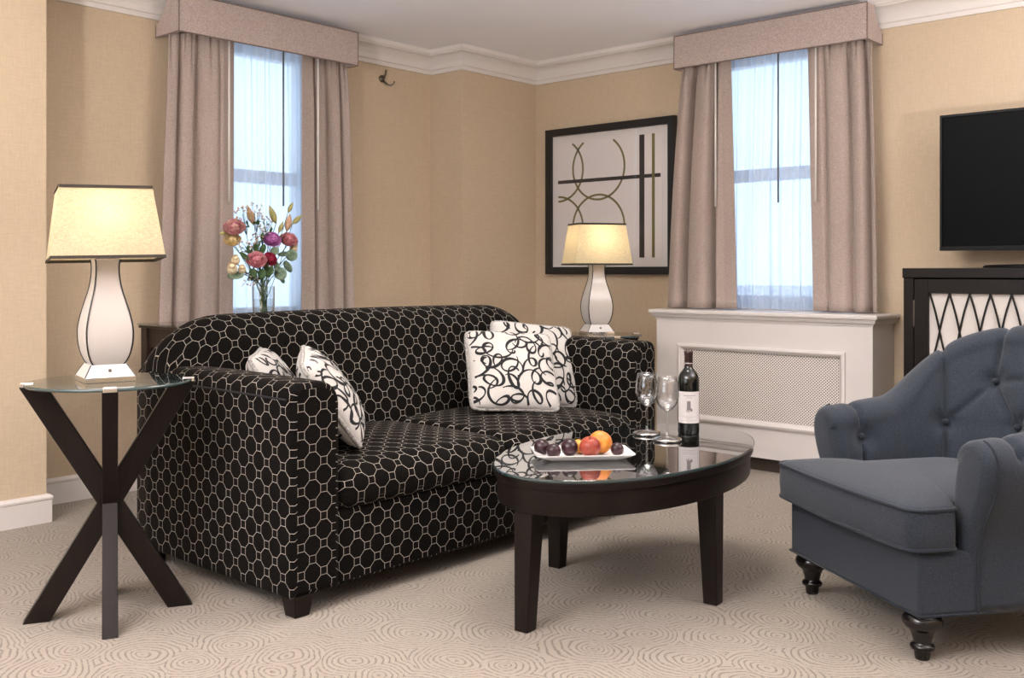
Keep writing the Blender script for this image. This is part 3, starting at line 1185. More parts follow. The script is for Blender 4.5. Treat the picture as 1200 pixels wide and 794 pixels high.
# ------------------------------------------------------------------ lamp
def lamp(loc, rz, shade_rz, shade_tilt, pitch, power, label):
    r = empty('table_lamp', loc, rz)
    # mirrored plinth
    b = 0.074
    q = lambda w, z: [(-w, -w, z), (w, -w, z), (w, w, z), (-w, w, z)]
    MB().prism(q(b, 0), q(b, 0.016)).build('plinth_foot', M['mirror'], r, bevel=0.001)
    MB().prism(q(b * 0.98, 0.016), q(b * 0.70, 0.052)).build('plinth', M['lamp_side'], r)
    for sx, sy in ((-1, -1), (1, -1), (1, 1), (-1, 1)):
        MB().tube([(sx * b * 0.98, sy * b * 0.98, 0.016), (sx * b * 0.70, sy * b * 0.70, 0.052)], 0.0016, 5).build('plinth_edging', M['lamp_edge'], r)
    MB().ball((0, -b * 0.86, 0.036), 0.005, 0.007, 0.005, 10, 8).build('switch_knob', M['nickel'], r, True)
    # bottle-shaped body, square in plan: half width by height
    prof = [(0.050, 0.052), (0.058, 0.062), (0.068, 0.085), (0.0745, 0.115), (0.0765, 0.145), (0.074, 0.175), (0.066, 0.210), (0.056, 0.245), (0.047, 0.275), (0.041, 0.305), (0.038, 0.335), (0.0385, 0.360), (0.041, 0.372)]
    # smooth the outline
    fine = []
    n = len(prof)
    for i in range(n - 1):
        p0, p1, p2, p3 = prof[max(i - 1, 0)], prof[i], prof[i + 1], prof[min(i + 2, n - 1)]
        for k in range(4):
            t = k / 4
            fine.append(tuple(0.5 * (2 * p1[j] + (p2[j] - p0[j]) * t + (2 * p0[j] - 5 * p1[j] + 4 * p2[j] - p3[j]) * t * t + (3 * p1[j] - p0[j] - 3 * p2[j] + p3[j]) * t ** 3) for j in (0, 1)))
    fine.append(prof[-1])
    fine = [(w * 0.88, z) for w, z in fine]
    for k in range(4):
        ca, sa = math.cos(k * PI / 2), math.sin(k * PI / 2)
        rot = lambda x, y, z: (x * ca - y * sa, x * sa + y * ca, z)
        v = []
        f = []
        for (w, z) in fine:
            v += [rot(-w, -w, z), rot(w, -w, z), rot(w, -w + 0.004, z), rot(-w, -w + 0.004, z)]
        for i in range(len(fine) - 1):
            for j in range(4):
                f.append((i * 4 + j, i * 4 + (j + 1) % 4, i * 4 + 4 + (j + 1) % 4, i * 4 + 4 + j))
        f += [(3, 2, 1, 0), tuple(len(v) - 4 + j for j in range(4))]
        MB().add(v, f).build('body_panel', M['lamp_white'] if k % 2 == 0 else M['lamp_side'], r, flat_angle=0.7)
        MB().tube([rot(-w, -w, z) for w, z in fine], 0.0024, 6).build('body_edging', M['lamp_edge'], r, True)
    MB().prism(q(0.036, 0.372), q(0.036, 0.376)).build('neck_cap', M['chrome'], r)
    MB().lathe([(0.011, 0.376), (0.011, 0.42), (0.016, 0.425), (0.016, 0.455), (0.008, 0.46)], 16).build('socket', M['brass'], r, True)
    bulb = MB().ball((0, 0, 0.487), 0.024, 0.024, 0.03, 14, 10)
    t = NT('warm_bulb')
    em = t.n('Emission')
    em.inputs[0].default_value = (1.0, 0.80, 0.52, 1)
    em.inputs[1].default_value = 6
    bm_ = t.done(em.outputs[0])
    bulb.build('bulb', bm_, r, True)
    # shade: rectangular, flaring down
    sh = empty('shade', (0, 0, 0.369), shade_rz - rz)
    sh.rotation_euler = (pitch, shade_tilt, shade_rz - rz)
    sh.parent = r
    bw, bd, tw, td, hh = 0.161, 0.113, 0.131, 0.088, 0.222
    lo = [(-bw, -bd, 0), (bw, -bd, 0), (bw, bd, 0), (-bw, bd, 0)]
    hi = [(-tw, -td, hh), (tw, -td, hh), (tw, td, hh), (-tw, td, hh)]
    # grid each side so that the linen is not a single quad
    mb = MB()
    for k in range(4):
        a, b_, c_, d_ = Vector(lo[k]), Vector(lo[(k + 1) % 4]), Vector(hi[(k + 1) % 4]), Vector(hi[k])
        mb.add([a, b_, c_, d_], [(0, 1, 2, 3)])
    s_ = mb.build('shade_cloth', M['shade'], sh, weld=True)
    for pts, nm in ((lo, 'bottom_ribbon'), (hi, 'top_ribbon')):
        tb = MB()
        s0 = 1 if pts is lo else -1
        for k in range(4):
            a, b_ = Vector(pts[k]), Vector(pts[(k + 1) % 4])
            o_ = Vector(((a + b_).x, (a + b_).y, 0)).normalized() * 0.002
            up = Vector((0, 0, 0.009 * s0))
            ins = -o_ * 0.9 * s0
            tb.prism([a + o_, b_ + o_, b_ - o_, a - o_], [a + o_ + up + ins, b_ + o_ + up + ins, b_ - o_ + up + ins, a - o_ + up + ins])
        tb.build(nm, M['shade_trim'], sh)
    MB().tube([(-tw + .003, 0, hh - .01), (0, 0, hh - 0.02), (tw - .003, 0, hh - .01)], 0.002, 6).build('shade_carrier', M['brass'], sh)
    l = bpy.data.lights.new('lamp_bulb_light', 'POINT')
    l.energy = power
    l.color = (1.0, 0.76, 0.46)
    l.shadow_soft_size = 0.03
    lo_ = bpy.data.objects.new('lamp_bulb_light', l)
    COL.objects.link(lo_)
    lo_.parent = r
    lo_.location = (0, 0, 0.50)
    return tag(r, label, 'lamp', 'matching table lamps')


# ------------------------------------------------------------------ end tables with crossed legs
ETZ = 0.705


def end_table(loc, rz, label):
    r = empty('end_table', loc, rz)
    w = 0.037
    th = 0.022
    for axis in (0, 1):
        for s in (-1, 1):
            a, b_ = -s * 0.205, s * 0.215
            pr = [(a - w, 0), (a + w, 0), (b_ + w, ETZ), (b_ - w, ETZ)]
            if axis == 0:
                lo = [(x, -th, z) for x, z in pr]
                hi = [(x, th, z) for x, z in pr]
            else:
                lo = [(th, x, z) for x, z in pr]
                hi = [(-th, x, z) for x, z in pr]
            MB().prism(lo, hi).build('leg', M['espresso'], r, bevel=0.002)
    for k in range(4):
        a = k * PI / 2
        o = bx('clip', 0.212, 0.248, -0.019, 0.019, ETZ - 0.006, ETZ + 0.013, M['chrome'], r, bevel=0.002)
        o.rotation_euler = (0, 0, a)
    gl = MB()
    gl.lathe([(0.238, ETZ), (0.240, ETZ + 0.002), (0.240, ETZ + 0.008), (0.238, ETZ + 0.010)], 72)
    gl.build('glass_top', M['table_glass'], r)
    MB().lathe([(0.2402, ETZ + 0.001), (0.2412, ETZ + 0.005), (0.2402, ETZ + 0.009)], 72).build('glass_rim', M['glass_edge'], r, True)
    return tag(r, label, 'end table', 'crossed-leg end tables')


ET1 = (-2.985, 1.485, 0)
end_table(ET1, R(63.6), 'dark crossed-leg end table with a round glass top by the near sofa arm')
lamp((ET1[0] - 0.01, ET1[1] - 0.01, ETZ + 0.0102), R(41.7 + 34), R(41.7 + 28), R(-1.2), R(-3), 1.7, 'lit lamp with a white bottle-shaped base, on the crossed-leg end table in front')
ET2 = (-3.249, 4.325, 0)
end_table(ET2, R(62), 'dark end table with a glass top, mostly hidden behind the far sofa arm')
lamp((ET2[0], ET2[1], ETZ + 0.0102), R(41.7 + 14), R(41.7 + 16), 0.0, 0.0, 3.2, 'lit lamp with a white bottle-shaped base, in the corner below the framed picture')

# ------------------------------------------------------------------ console table behind the sofa
CT = (-4.08, 3.16, 0)
ct = empty('console_table', CT)
cz = 0.806
for sx in (-1, 1):
    for sy in (-1, 1):
        x, y = sx * 0.215, sy * 0.84
        bx('leg', x - 0.025, x + 0.025, y - 0.025, y + 0.025, 0, cz - 0.012, M['console'], ct, bevel=0.003)
for sx in (-1, 1):
    bx('apron', sx * 0.215 - 0.012, sx * 0.215 + 0.012, -0.815, 0.815, cz - 0.10, cz - 0.012, M['console'], ct)
for sy in (-1, 1):
    bx('apron', -0.19, 0.19, sy * 0.84 - 0.012, sy * 0.84 + 0.012, cz - 0.10, cz - 0.012, M['console'], ct)
bx('table_top', -0.243, 0.243, -0.875, 0.875, cz - 0.012, cz, M['console'], ct, bevel=0.002)
bx('glass_top', -0.246, 0.246, -0.88, 0.88, cz + 0.0002, cz + 0.009, M['coffee_glass'], ct, bevel=0.001)
tag(ct, 'dark console table with a glass top between the sofa and the left window', 'console table')

# ------------------------------------------------------------------ coffee table
CX, CY, CTH, CA, CB, CZ = -1.948, 2.785, R(95.7), 0.61, 0.355, 0.459
cf = empty('coffee_table', (CX, CY, 0), CTH)
NE = 96


def ell(a, b, z):
    return [(a * math.cos(2 * PI * k / NE), b * math.sin(2 * PI * k / NE), z) for k in range(NE)]


def ellstack(prof):
    mb = MB()
    v = []
    for ins, z in prof:
        v += ell(CA - ins, CB - ins, z)
    f = []
    for i in range(len(prof) - 1):
        for k in range(NE):
            f.append((i * NE + k, i * NE + (k + 1) % NE, (i + 1) * NE + (k + 1) % NE, (i + 1) * NE + k))
    f.append(tuple(reversed(range(NE))))
    f.append(tuple((len(prof) - 1) * NE + k for k in range(NE)))
    return mb.add(v, f)


ellstack([(0.022, 0.355), (0.016, 0.352), (0.014, 0.356), (0.014, 0.424)]).build('apron', M['espresso'], cf, flat_angle=0.5)
ellstack([(0.014, 0.424), (0.006, 0.426), (0.004, 0.430), (0.004, 0.446), (0.007, 0.449)]).build('table_top', M['espresso'], cf, flat_angle=0.5)
v = []
for ins, z in ((0.05, 0.4488), (0.047, 0.4503), (0.040, 0.4503), (0.037, 0.4488)):
    v += ell(CA - ins, CB - ins, z)
f = []
for i in range(3):
    for k in range(NE):
        f.append((i * NE + k, i * NE + (k + 1) % NE, (i + 1) * NE + (k + 1) % NE, (i + 1) * NE + k))
MB().add(v, f).build('inlay_line', M['cabinet'], cf)
ellstack([(0.003, 0.4506), (0.0, 0.452), (0.0, 0.457), (0.003, CZ)]).build('glass_top', M['coffee_glass'], cf, flat_angle=0.3)
v = ell(CA + 0.0003, CB + 0.0003, 0.4512) + ell(CA + 0.0014, CB + 0.0014, 0.4545) + ell(CA + 0.0003, CB + 0.0003, 0.458)
f = []
for i in range(2):
    for k in range(NE):
        f.append((i * NE + k, i * NE + (k + 1) % NE, (i + 1) * NE + (k + 1) % NE, (i + 1) * NE + k))
MB().add(v, f).build('glass_rim', M['glass_edge'], cf, True)
# legs at the ends of the two axes of the oval; room positions read from the floor
for (lx, ly) in ((-1.930, 2.222), (-2.262, 2.778), (-1.644, 2.800), (-1.976, 3.356)):
    d = Vector((lx - CX, ly - CY))
    x = d.x * math.cos(-CTH) - d.y * math.sin(-CTH)
    y = d.x * math.sin(-CTH) + d.y * math.cos(-CTH)
    q = lambda w, z: [(x - w, y - w, z), (x + w, y - w, z), (x + w, y + w, z), (x - w, y + w, z)]
    # stay inside the apron at the top
    q2 = [(px * 0.965, py * 0.965, 0.36) for px, py, _ in q(0.034, 0)]
    MB().prism(q(0.0235, 0.0), q2).build('leg', M['espresso'], cf, bevel=0.003)
tag(cf, 'oval dark wood coffee table with a reflective glass top on square legs', 'coffee table')

# ------------------------------------------------------------------ things on the coffee table
TZ = CZ + 0.0004


def cpx(px, py, z=CZ):
    c, s = math.cos(YAW), math.sin(YAW)
    d = 1177 * (1.05 - z) / (py - 318)
    rr_ = (px - 600) * d / 1177
    return (c * rr_ - s * d, s * rr_ + c * d)


def wine_glass(p, label):
    x, y = p
    co = empty('coaster', (x, y, TZ))
    MB().lathe([(0.046, 0), (0.050, 0.002), (0.051, 0.008), (0.049, 0.010), (0.046, 0.007), (0.0, 0.0065)], 40).build('coaster_dish', M['silver'], co, True)
    tag(co, 'round silver coaster under the ' + label[0], 'coaster', 'silver coasters')
    g = empty('wine_glass', (x, y, TZ + 0.0068))
    MB().lathe([(0.0, 0.0), (0.036, 0.0), (0.037, 0.0012), (0.030, 0.0030), (0.012, 0.0065), (0.005, 0.012), (0.0, 0.013)], 40).build('foot', M['wine_glass'], g, True)
    MB().lathe([(0.0048, 0.010), (0.0038, 0.03), (0.0036, 0.07), (0.0046, 0.092), (0.008, 0.099)], 16).build('stem', M['wine_glass'], g, True)
    out = [(0.0, 0.096), (0.010, 0.0985), (0.022, 0.106), (0.033, 0.119), (0.0395, 0.136), (0.0415, 0.154), (0.040, 0.175), (0.0365, 0.198), (0.0335, 0.216)]
    inn = [(rr_ - 0.0014, z + (0.004 if rr_ < 0.03 else 0)) for rr_, z in reversed(out[1:])] + [(0.0, 0.101)]
    MB().lathe(out + inn, 48).build('bowl', M['wine_glass'], g, True)
    tag(g, label[1], 'wine glass', 'wine glasses on the coffee table')


wine_glass(cpx(758, 509), ('wine glass nearer the sofa', 'empty stemmed wine glass nearer the sofa, farther from the bottle'))
wine_glass(cpx(782, 516.5), ('wine glass beside the bottle', 'empty stemmed wine glass standing right beside the wine bottle'))

bp = cpx(807, 508)
bo = empty('wine_bottle', (bp[0], bp[1], TZ), YAW)
prof = [(0.0, 0.004), (0.025, 0.001), (0.036, 0.0), (0.0385, 0.004), (0.0385, 0.188), (0.0378, 0.200), (0.0350, 0.212), (0.0290, 0.223), (0.0215, 0.232), (0.0165, 0.239), (0.0145, 0.248), (0.0138, 0.262)]
MB().lathe(prof, 40).build('bottle_glass', M['bottle'], bo, True)
MB().lathe([(0.0142, 0.245), (0.0146, 0.247), (0.0146, 0.286), (0.0158, 0.288), (0.0158, 0.300), (0.0145, 0.302), (0.0, 0.302)], 28).build('capsule', M['foil'], bo, True)
MB().lathe([(0.0147, 0.256), (0.0152, 0.257), (0.0147, 0.2585)], 28).build('capsule_band', M['label'], bo)


def arc_patch(rad, a0, a1, z0, z1, n=16):
    v = []
    f = []
    for i in range(n + 1):
        a = a0 + (a1 - a0) * i / n
        v += [(rad * math.cos(a), rad * math.sin(a), z0), (rad * math.cos(a), rad * math.sin(a), z1)]
        if i:
            f.append((2 * i - 2, 2 * i, 2 * i + 1, 2 * i - 1))
    return v, f


AC = R(-98)      # the label turned a little away to the left
lb = MB().add(*arc_patch(0.0388, AC - R(72), AC + R(72), 0.043, 0.157, 28)).build('label_paper', M['label'], bo, True)
pm = MB()
# faint lines of lettering too small to read, and the tower emblem
for z, a0, a1, hgt, dash in ((0.141, -30, 38, 0.0032, 6.2), (0.134, -14, 14, 0.0022, 4.6), (0.066, -34, 34, 0.0014, 5.2), (0.060, -24, 24, 0.0014, 4.8), (0.052, -38, 38, 0.0014, 5.6)):
    a = a0
    while a < a1:
        pm.add(*arc_patch(0.03895, AC + R(a), AC + R(a + dash * 0.6), z, z + hgt, 2))
        a += dash
for a0, a1, z0, z1 in ((-11, 9, 0.098, 0.121), (-9, 7, 0.121, 0.1235), (-12, 14, 0.090, 0.098), (-14, -9, 0.084, 0.090), (-4, 1, 0.082, 0.090), (7, 16, 0.085, 0.092), (13, 20, 0.089, 0.094)):
    pm.add(*arc_patch(0.03895, AC + R(a0), AC + R(a1), z0, z1, 3))
pm.build('label_print', M['ink'], lb)
tag(bo, 'dark red wine bottle with a cream label standing on the coffee table', 'bottle')

# plate and fruit
p0 = cpx(682, 536)
pl = empty('fruit_plate', (p0[0], p0[1], TZ), YAW + R(6))
W, Dp = 0.156, 0.092


def rr_ring(w, d, rad, z, n=6):
    return [(x, y, z) for x, y in rrect(-w, w, -d, d, (rad,) * 4, 0, n)]


pp = [(W * 0.66, Dp * 0.62, 0.0), (W * 0.70, Dp * 0.66, 0.001), (W * 0.93, Dp * 0.91, 0.014), (W, Dp, 0.020), (W, Dp, 0.023), (W * 0.93, Dp * 0.90, 0.0185), (W * 0.72, Dp * 0.68, 0.006), (W * 0.66, Dp * 0.62, 0.005)]
mb = MB()
v = []
for w, d, z in pp:
    v += rr_ring(w, d, 0.018 * w / W, z)
n = len(rr_ring(1, 1, .1, 0))
f = []
for i in range(len(pp) - 1):
    for k in range(n):
        f.append((i * n + k, i * n + (k + 1) % n, (i + 1) * n + (k + 1) % n, (i + 1) * n + k))
f.append(tuple(reversed(range(n))))
f.append(tuple((len(pp) - 1) * n + k for k in range(n)))
MB().add(v, f).build('plate_dish', M['plate'], pl, flat_angle=0.9)
tag(pl, 'white rectangular porcelain plate of fruit on the coffee table', 'plate')


def fruit_mat(name, a, b, scale, rough=0.35, bloom=None):
    t = NT(name)
    co = t.coord()
    f1 = t.noise(scale, 3, co)
    c = t.mix(t.ramp(f1, 0.35, 0.65), a, b)
    if bloom:
        c = t.mix(t.math('MULTIPLY', t.ramp(t.noise(35, 3, co), 0.45, 0.75), 0.5), c, bloom)
    return t.done(t.bsdf(c, rough, 0, t.bump(t.noise(250, 2, co), 0.05, 0.001), 0.4))


FM = {
    'plum': fruit_mat('dark_plum_skin', (0.018, 0.006, 0.010), (0.045, 0.012, 0.018), 30, 0.3, (0.05, 0.032, 0.042)),
    'red': fruit_mat('red_peach_skin', (0.30, 0.045, 0.025), (0.16, 0.018, 0.018), 25, 0.35, (0.40, 0.12, 0.05)),
    'peach': fruit_mat('orange_peach_skin', (0.75, 0.30, 0.045), (0.55, 0.13, 0.03), 14, 0.4),
    'apricot': fruit_mat('apricot_skin', (0.78, 0.36, 0.06), (0.70, 0.24, 0.04), 14, 0.45),
}
FM['stem'] = simple('woody_stem', (0.07, 0.04, 0.02), 0.8)


def fruit(name, x, y, rad, kind, tilt, label, cat, group, squash=0.95):
    """x, y local on the plate"""
    c, s = math.cos(pl.rotation_euler.z), math.sin(pl.rotation_euler.z)
    r = empty(name, (pl.location.x + c * x - s * y, pl.location.y + s * x + c * y, TZ + 0.0055), random.uniform(0, 6))
    mt = Matrix.Rotation(tilt, 3, 'X')
    v = []
    f = []
    nu, nv = 24, 16
    for i in range(nv + 1):
        th = PI * i / nv
        for k in range(nu):
            a = 2 * PI * k / nu
            rr_ = math.sin(th)
            z = -math.cos(th) * squash
            dim = 0.16 * math.exp(-(math.pi - th) ** 2 / 0.09) + 0.05 * math.exp(-th ** 2 / 0.06)
            z -= dim if th > 1.5 else -dim
            cl = 1 - 0.05 * math.exp(-(a - PI) ** 2 / 0.05)
            p = mt @ Vector((rr_ * math.cos(a) * cl, rr_ * math.sin(a) * cl, z))
            v.append((p.x * rad, p.y * rad, p.z * rad))
    for i in range(nv):
        for k in range(nu):
            f.append((i * nu + k, i * nu + (k + 1) % nu, (i + 1) * nu + (k + 1) % nu, (i + 1) * nu + k))
    zm = min(p[2] for p in v)
    v = [(p[0], p[1], p[2] - zm) for p in v]
    MB().add(v, f).build('flesh', FM[kind], r, True, weld=True)
    a = mt @ Vector((0, 0, squash * 0.80))
    b_ = mt @ Vector((0.08, 0.0, squash * 1.06))
    MB().tube([(a.x * rad, a.y * rad, a.z * rad - zm), (b_.x * rad, b_.y * rad, b_.z * rad - zm)], 0.0018, 6).build('stalk', FM['stem'], r)
    return tag(r, label, cat, group)


G = 'fruit on the white plate'
fruit('plum', -0.132 + 0.008, 0.030, 0.0265, 'plum', 0.5, 'dark purple plum at the back left corner of the fruit plate', 'plum', G)
fruit('plum', -0.096, -0.030, 0.024, 'plum', -0.4, 'small dark plum at the front left of the fruit plate', 'plum', G)
fruit('plum', -0.040, 0.000, 0.0275, 'plum', 0.9, 'dark plum in the middle, touching the red peach', 'plum', G, 1.05)
fruit('peach', 0.022, -0.020, 0.034, 'red', 0.3, 'red-skinned peach at the middle front of the fruit plate', 'peach', G)
fruit('peach', 0.066, 0.034, 0.038, 'peach', 0.6, 'large orange peach, the biggest fruit on the plate', 'peach', G)
fruit('apricot', 0.000, 0.046, 0.024, 'apricot', 0.2, 'small yellow-orange apricot peeping out behind the red peach', 'apricot', G)
fruit('plum', 0.112, -0.006, 0.0215, 'plum', -0.7, 'small dark plum at the right end of the fruit plate', 'plum', G)

# ------------------------------------------------------------------ armchair
AO = (-1.245, 2.90, 0)
ac = empty('armchair', AO, math.atan2(-0.562, 0.827))
tag(ac, 'slate blue button-tufted armchair on turned black legs at the right', 'armchair')


def tub_path(n1=26, n2=84):
    xs = 0.352
    y0, y1, y2 = 0.165, 0.40, 0.70
    pts = []
    for i in range(n1):
        t = i / n1
        pts.append((xs + 0.012 * t, y0 + (y1 - y0) * t))
    for i in range(n2 + 1):
        a = PI * i / n2
        e = 0.80
        cx_ = math.copysign(abs(math.cos(a)) ** e, math.cos(a))
        sy_ = abs(math.sin(a)) ** e
        pts.append(((xs + 0.012) * cx_, y1 + (y2 - y1) * sy_))
    for i in range(n1 - 1, -1, -1):
        t = i / n1
        pts.append((-(xs + 0.012 * t), y0 + (y1 - y0) * t))
    # resample evenly
    L = [0.0]
    for a, b in zip(pts[:-1], pts[1:]):
        L.append(L[-1] + math.hypot(b[0] - a[0], b[1] - a[1]))
    N = 300
    out = []
    j = 0
    for i in range(N + 1):
        s = L[-1] * i / N
        while j < len(L) - 2 and L[j + 1] < s:
            j += 1
        t = (s - L[j]) / max(1e-9, L[j + 1] - L[j])
        out.append((pts[j][0] + (pts[j + 1][0] - pts[j][0]) * t, pts[j][1] + (pts[j + 1][1] - pts[j][1]) * t))
    return out, L[-1]


path, PLEN = tub_path()
NP = len(path)


def tub_section(i):
    x, y = path[i]
    x0, y0 = path[max(0, i - 1)]
    x1, y1 = path[min(NP - 1, i + 1)]
    dx, dy = x1 - x0, y1 - y0
    l = math.hypot(dx, dy)
    nx, ny = dy / l, -dx / l               # outward
    b = smooth01((y - 0.30) / 0.40)        # 0 on the arms, 1 in the middle of the back
    top = 0.597 + 0.025 * smooth01((y - 0.1) / 0.3) + 0.255 * smooth01((y - 0.36) / 0.36)
    lean = 0.06 + 0.26 * b
    rt = 0.072 - 0.006 * b                 # half thickness of the rolled top
    sec = []
    NI = 60
    zi0 = 0.30
    zt = top - rt
    for k in range(NI + 1):
        z = zi0 + (zt - zi0) * k / NI
        n = -0.052 + lean * (z - 0.42) - 0.018 * math.sin(PI * k / NI) - 0.018 * k / NI
        sec.append((n, z))
    nt = sec[-1][0]
    for k in range(1, 18):
        a = PI * k / 18
        sec.append((nt + rt - rt * math.cos(a), zt + rt * math.sin(a)))
    no = nt + 2 * rt
    base_n = -0.006 + 0.02 * b
    for k in range(0, 15):
        t = k / 14
        z = zt + (0.128 - zt) * t
        n = no + (base_n - no) * smooth01(min(1, t * (1.6 - 0.6 * b)))
        sec.append((n, z))
    return (x, y), (nx, ny), sec


rings = []
sec0 = tub_section(0)
for i in range(NP):
    (x, y), (nx, ny), sec = tub_section(i)
    rings.append([Vector((x + nx * n, y + ny * n, z)) for n, z in sec])
# buttons: (fraction along the path, height)
BT = [(0.05, 0.500), (0.95, 0.500), (0.27, 0.54), (0.73, 0.54), (0.365, 0.685), (0.5, 0.725), (0.635, 0.685), (0.435, 0.545), (0.565, 0.545)]


def inner_point(fr, z):
    i = int(fr * (NP - 1))
    k = min(range(61), key=lambda q: abs(rings[i][q].z - z))
    return rings[i][k].copy(), i, k


bpts = [inner_point(*b) for b in BT]
seg_pairs = [(2, 4), (4, 7), (2, 7), (3, 6), (6, 8), (3, 8), (7, 5), (8, 5), (4, 5), (6, 5)]
segs = [(bpts[a][0], bpts[b][0]) for a, b in seg_pairs]
for bi in range(len(BT)):          # vertical pleats up over the roll and down to the seat
    p, i, k = bpts[bi]
    if bi in (0, 1, 2, 3, 4, 5, 6):
        for q in range(k, 76, 4):
            segs.append((rings[i][q].copy(), rings[i][min(q + 4, 76)].copy()))
    if bi in (0, 1, 2, 3, 7, 8):
        for q in range(4, k, 4):
            segs.append((rings[i][q].copy(), rings[i][min(q + 4, k)].copy()))


def segdist(p, a, b):
    d = b - a
    t = max(0, min(1, (p - a).dot(d) / max(1e-9, d.length_squared)))
    return (p - (a + d * t)).length


new = []
for i in range(NP):
    (x, y), (nx, ny), sec = tub_section(i)
    out = []
    for k, p in enumerate(rings[i]):
        d = 0.0
        if k < 78:
            for bp_, _, _ in bpts:
                q = (p - bp_).length
                if q < 0.12:
                    d = max(d, 0.030 * math.exp(-(q / 0.038) ** 2))
            for a, b_ in segs:
                if (p - a).length < 0.22:
                    q = segdist(p, a, b_)
                    if q < 0.035:
                        d = max(d, 0.016 * math.exp(-(q / 0.009) ** 2) + 0.006 * math.exp(-(q / 0.022) ** 2))
        if d:
            if k <= 60:
                out.append(p + Vector((nx, ny, 0)) * d)
            else:
                cpt = (rings[i][60] + rings[i][77]) / 2
                out.append(p + (cpt - p).normalized() * d)
        else:
            out.append(p)
    new.append(out)
# rounded arm fronts
cap_a, cap_b = [], []
for idx, lst, sgn in ((0, cap_a, -1), (NP - 1, cap_b, -1)):
    ring = new[idx]
    zs = [p.z for p in ring]
    cen = Vector((sum(p.x for p in ring) / len(ring), 0, 0))
    for k in range(1, 5):
        a = 0.5 * PI * k / 4
        sh = 0.030 * (1 - math.cos(a))
        fwd = 0.030 * math.sin(a)
        rr2 = []
        for j, p in enumerate(ring):
            pa, pb = ring[j - 1], ring[(j + 1) % len(ring)]
            t = Vector((pb.x - pa.x, 0, pb.z - pa.z))
            nrm = Vector((t.z, 0, -t.x))
            if nrm.length > 1e-9:
                nrm.normalize()
            c2 = Vector((cen.x, 0, max(0.16, min(p.z, 0.53))))
            inward = Vector((c2.x - p.x, 0, c2.z - p.z))
            if inward.length > 1e-9:
                inward.normalize()
            rr2.append(Vector((p.x + inward.x * sh, p.y - fwd, p.z + inward.z * sh)))
        lst.append(rr2)
allr = list(reversed(cap_a)) + new + cap_b
n = len(allr[0])
v = [tuple(p) for r_ in allr for p in r_]
f = []
for i in range(len(allr) - 1):
    for k in range(n):
        f.append((i * n + k, i * n + (k + 1) % n, (i + 1) * n + (k + 1) % n, (i + 1) * n + k))
f.append(tuple(range(n)))
f.append(tuple(reversed([(len(allr) - 1) * n + k for k in range(n)])))
tub = MB().add(v, f).build('tufted_back_and_arms', M['chair'], ac, True)
for bp_, i, k in bpts:
    (x, y), (nx, ny), sec = tub_section(i)
    MB().ball(tuple(bp_ + Vector((nx, ny, 0)) * 0.021), 0.012, 0.012, 0.011, 12, 8).build('button', M['chair_pipe'], ac, True)

# base rail
mb = MB()
out = [(-0.335, 0.0), (0.335, 0.0), (0.345, 0.16), (0.345, 0.42), (0.31, 0.58), (0.20, 0.68), (0, 0.71), (-0.20, 0.68), (-0.31, 0.58), (-0.345, 0.42), (-0.345, 0.16)]
mb.prism([(x, y, 0.130) for x, y in out], [(x, y, 0.298) for x, y in out])
mb.build('base_rail', M['chair'], ac, bevel=0.012, seg=3)
# welts: along the bottom of the rail, and down the front of each outer arm panel
w_ = [(x * 1.004, y * 1.002 - 0.001, 0.132) for x, y in out]
MB().tube(w_, 0.004, 6, True).build('welt', M['chair_pipe'], ac, True)
for s in (-1, 1):
    ii = next(i for i in range(NP) if path[i][1] > 0.165)
    ii = ii if s > 0 else NP - 1 - ii
    (x, y), (nx, ny), sec = tub_section(ii)
    pts = [(x + nx * (nn + 0.001), y + ny * nn, z) for nn, z in sec[70:]]
    MB().tube(pts, 0.0045, 6).build('welt', M['chair_pipe'], ac, True)


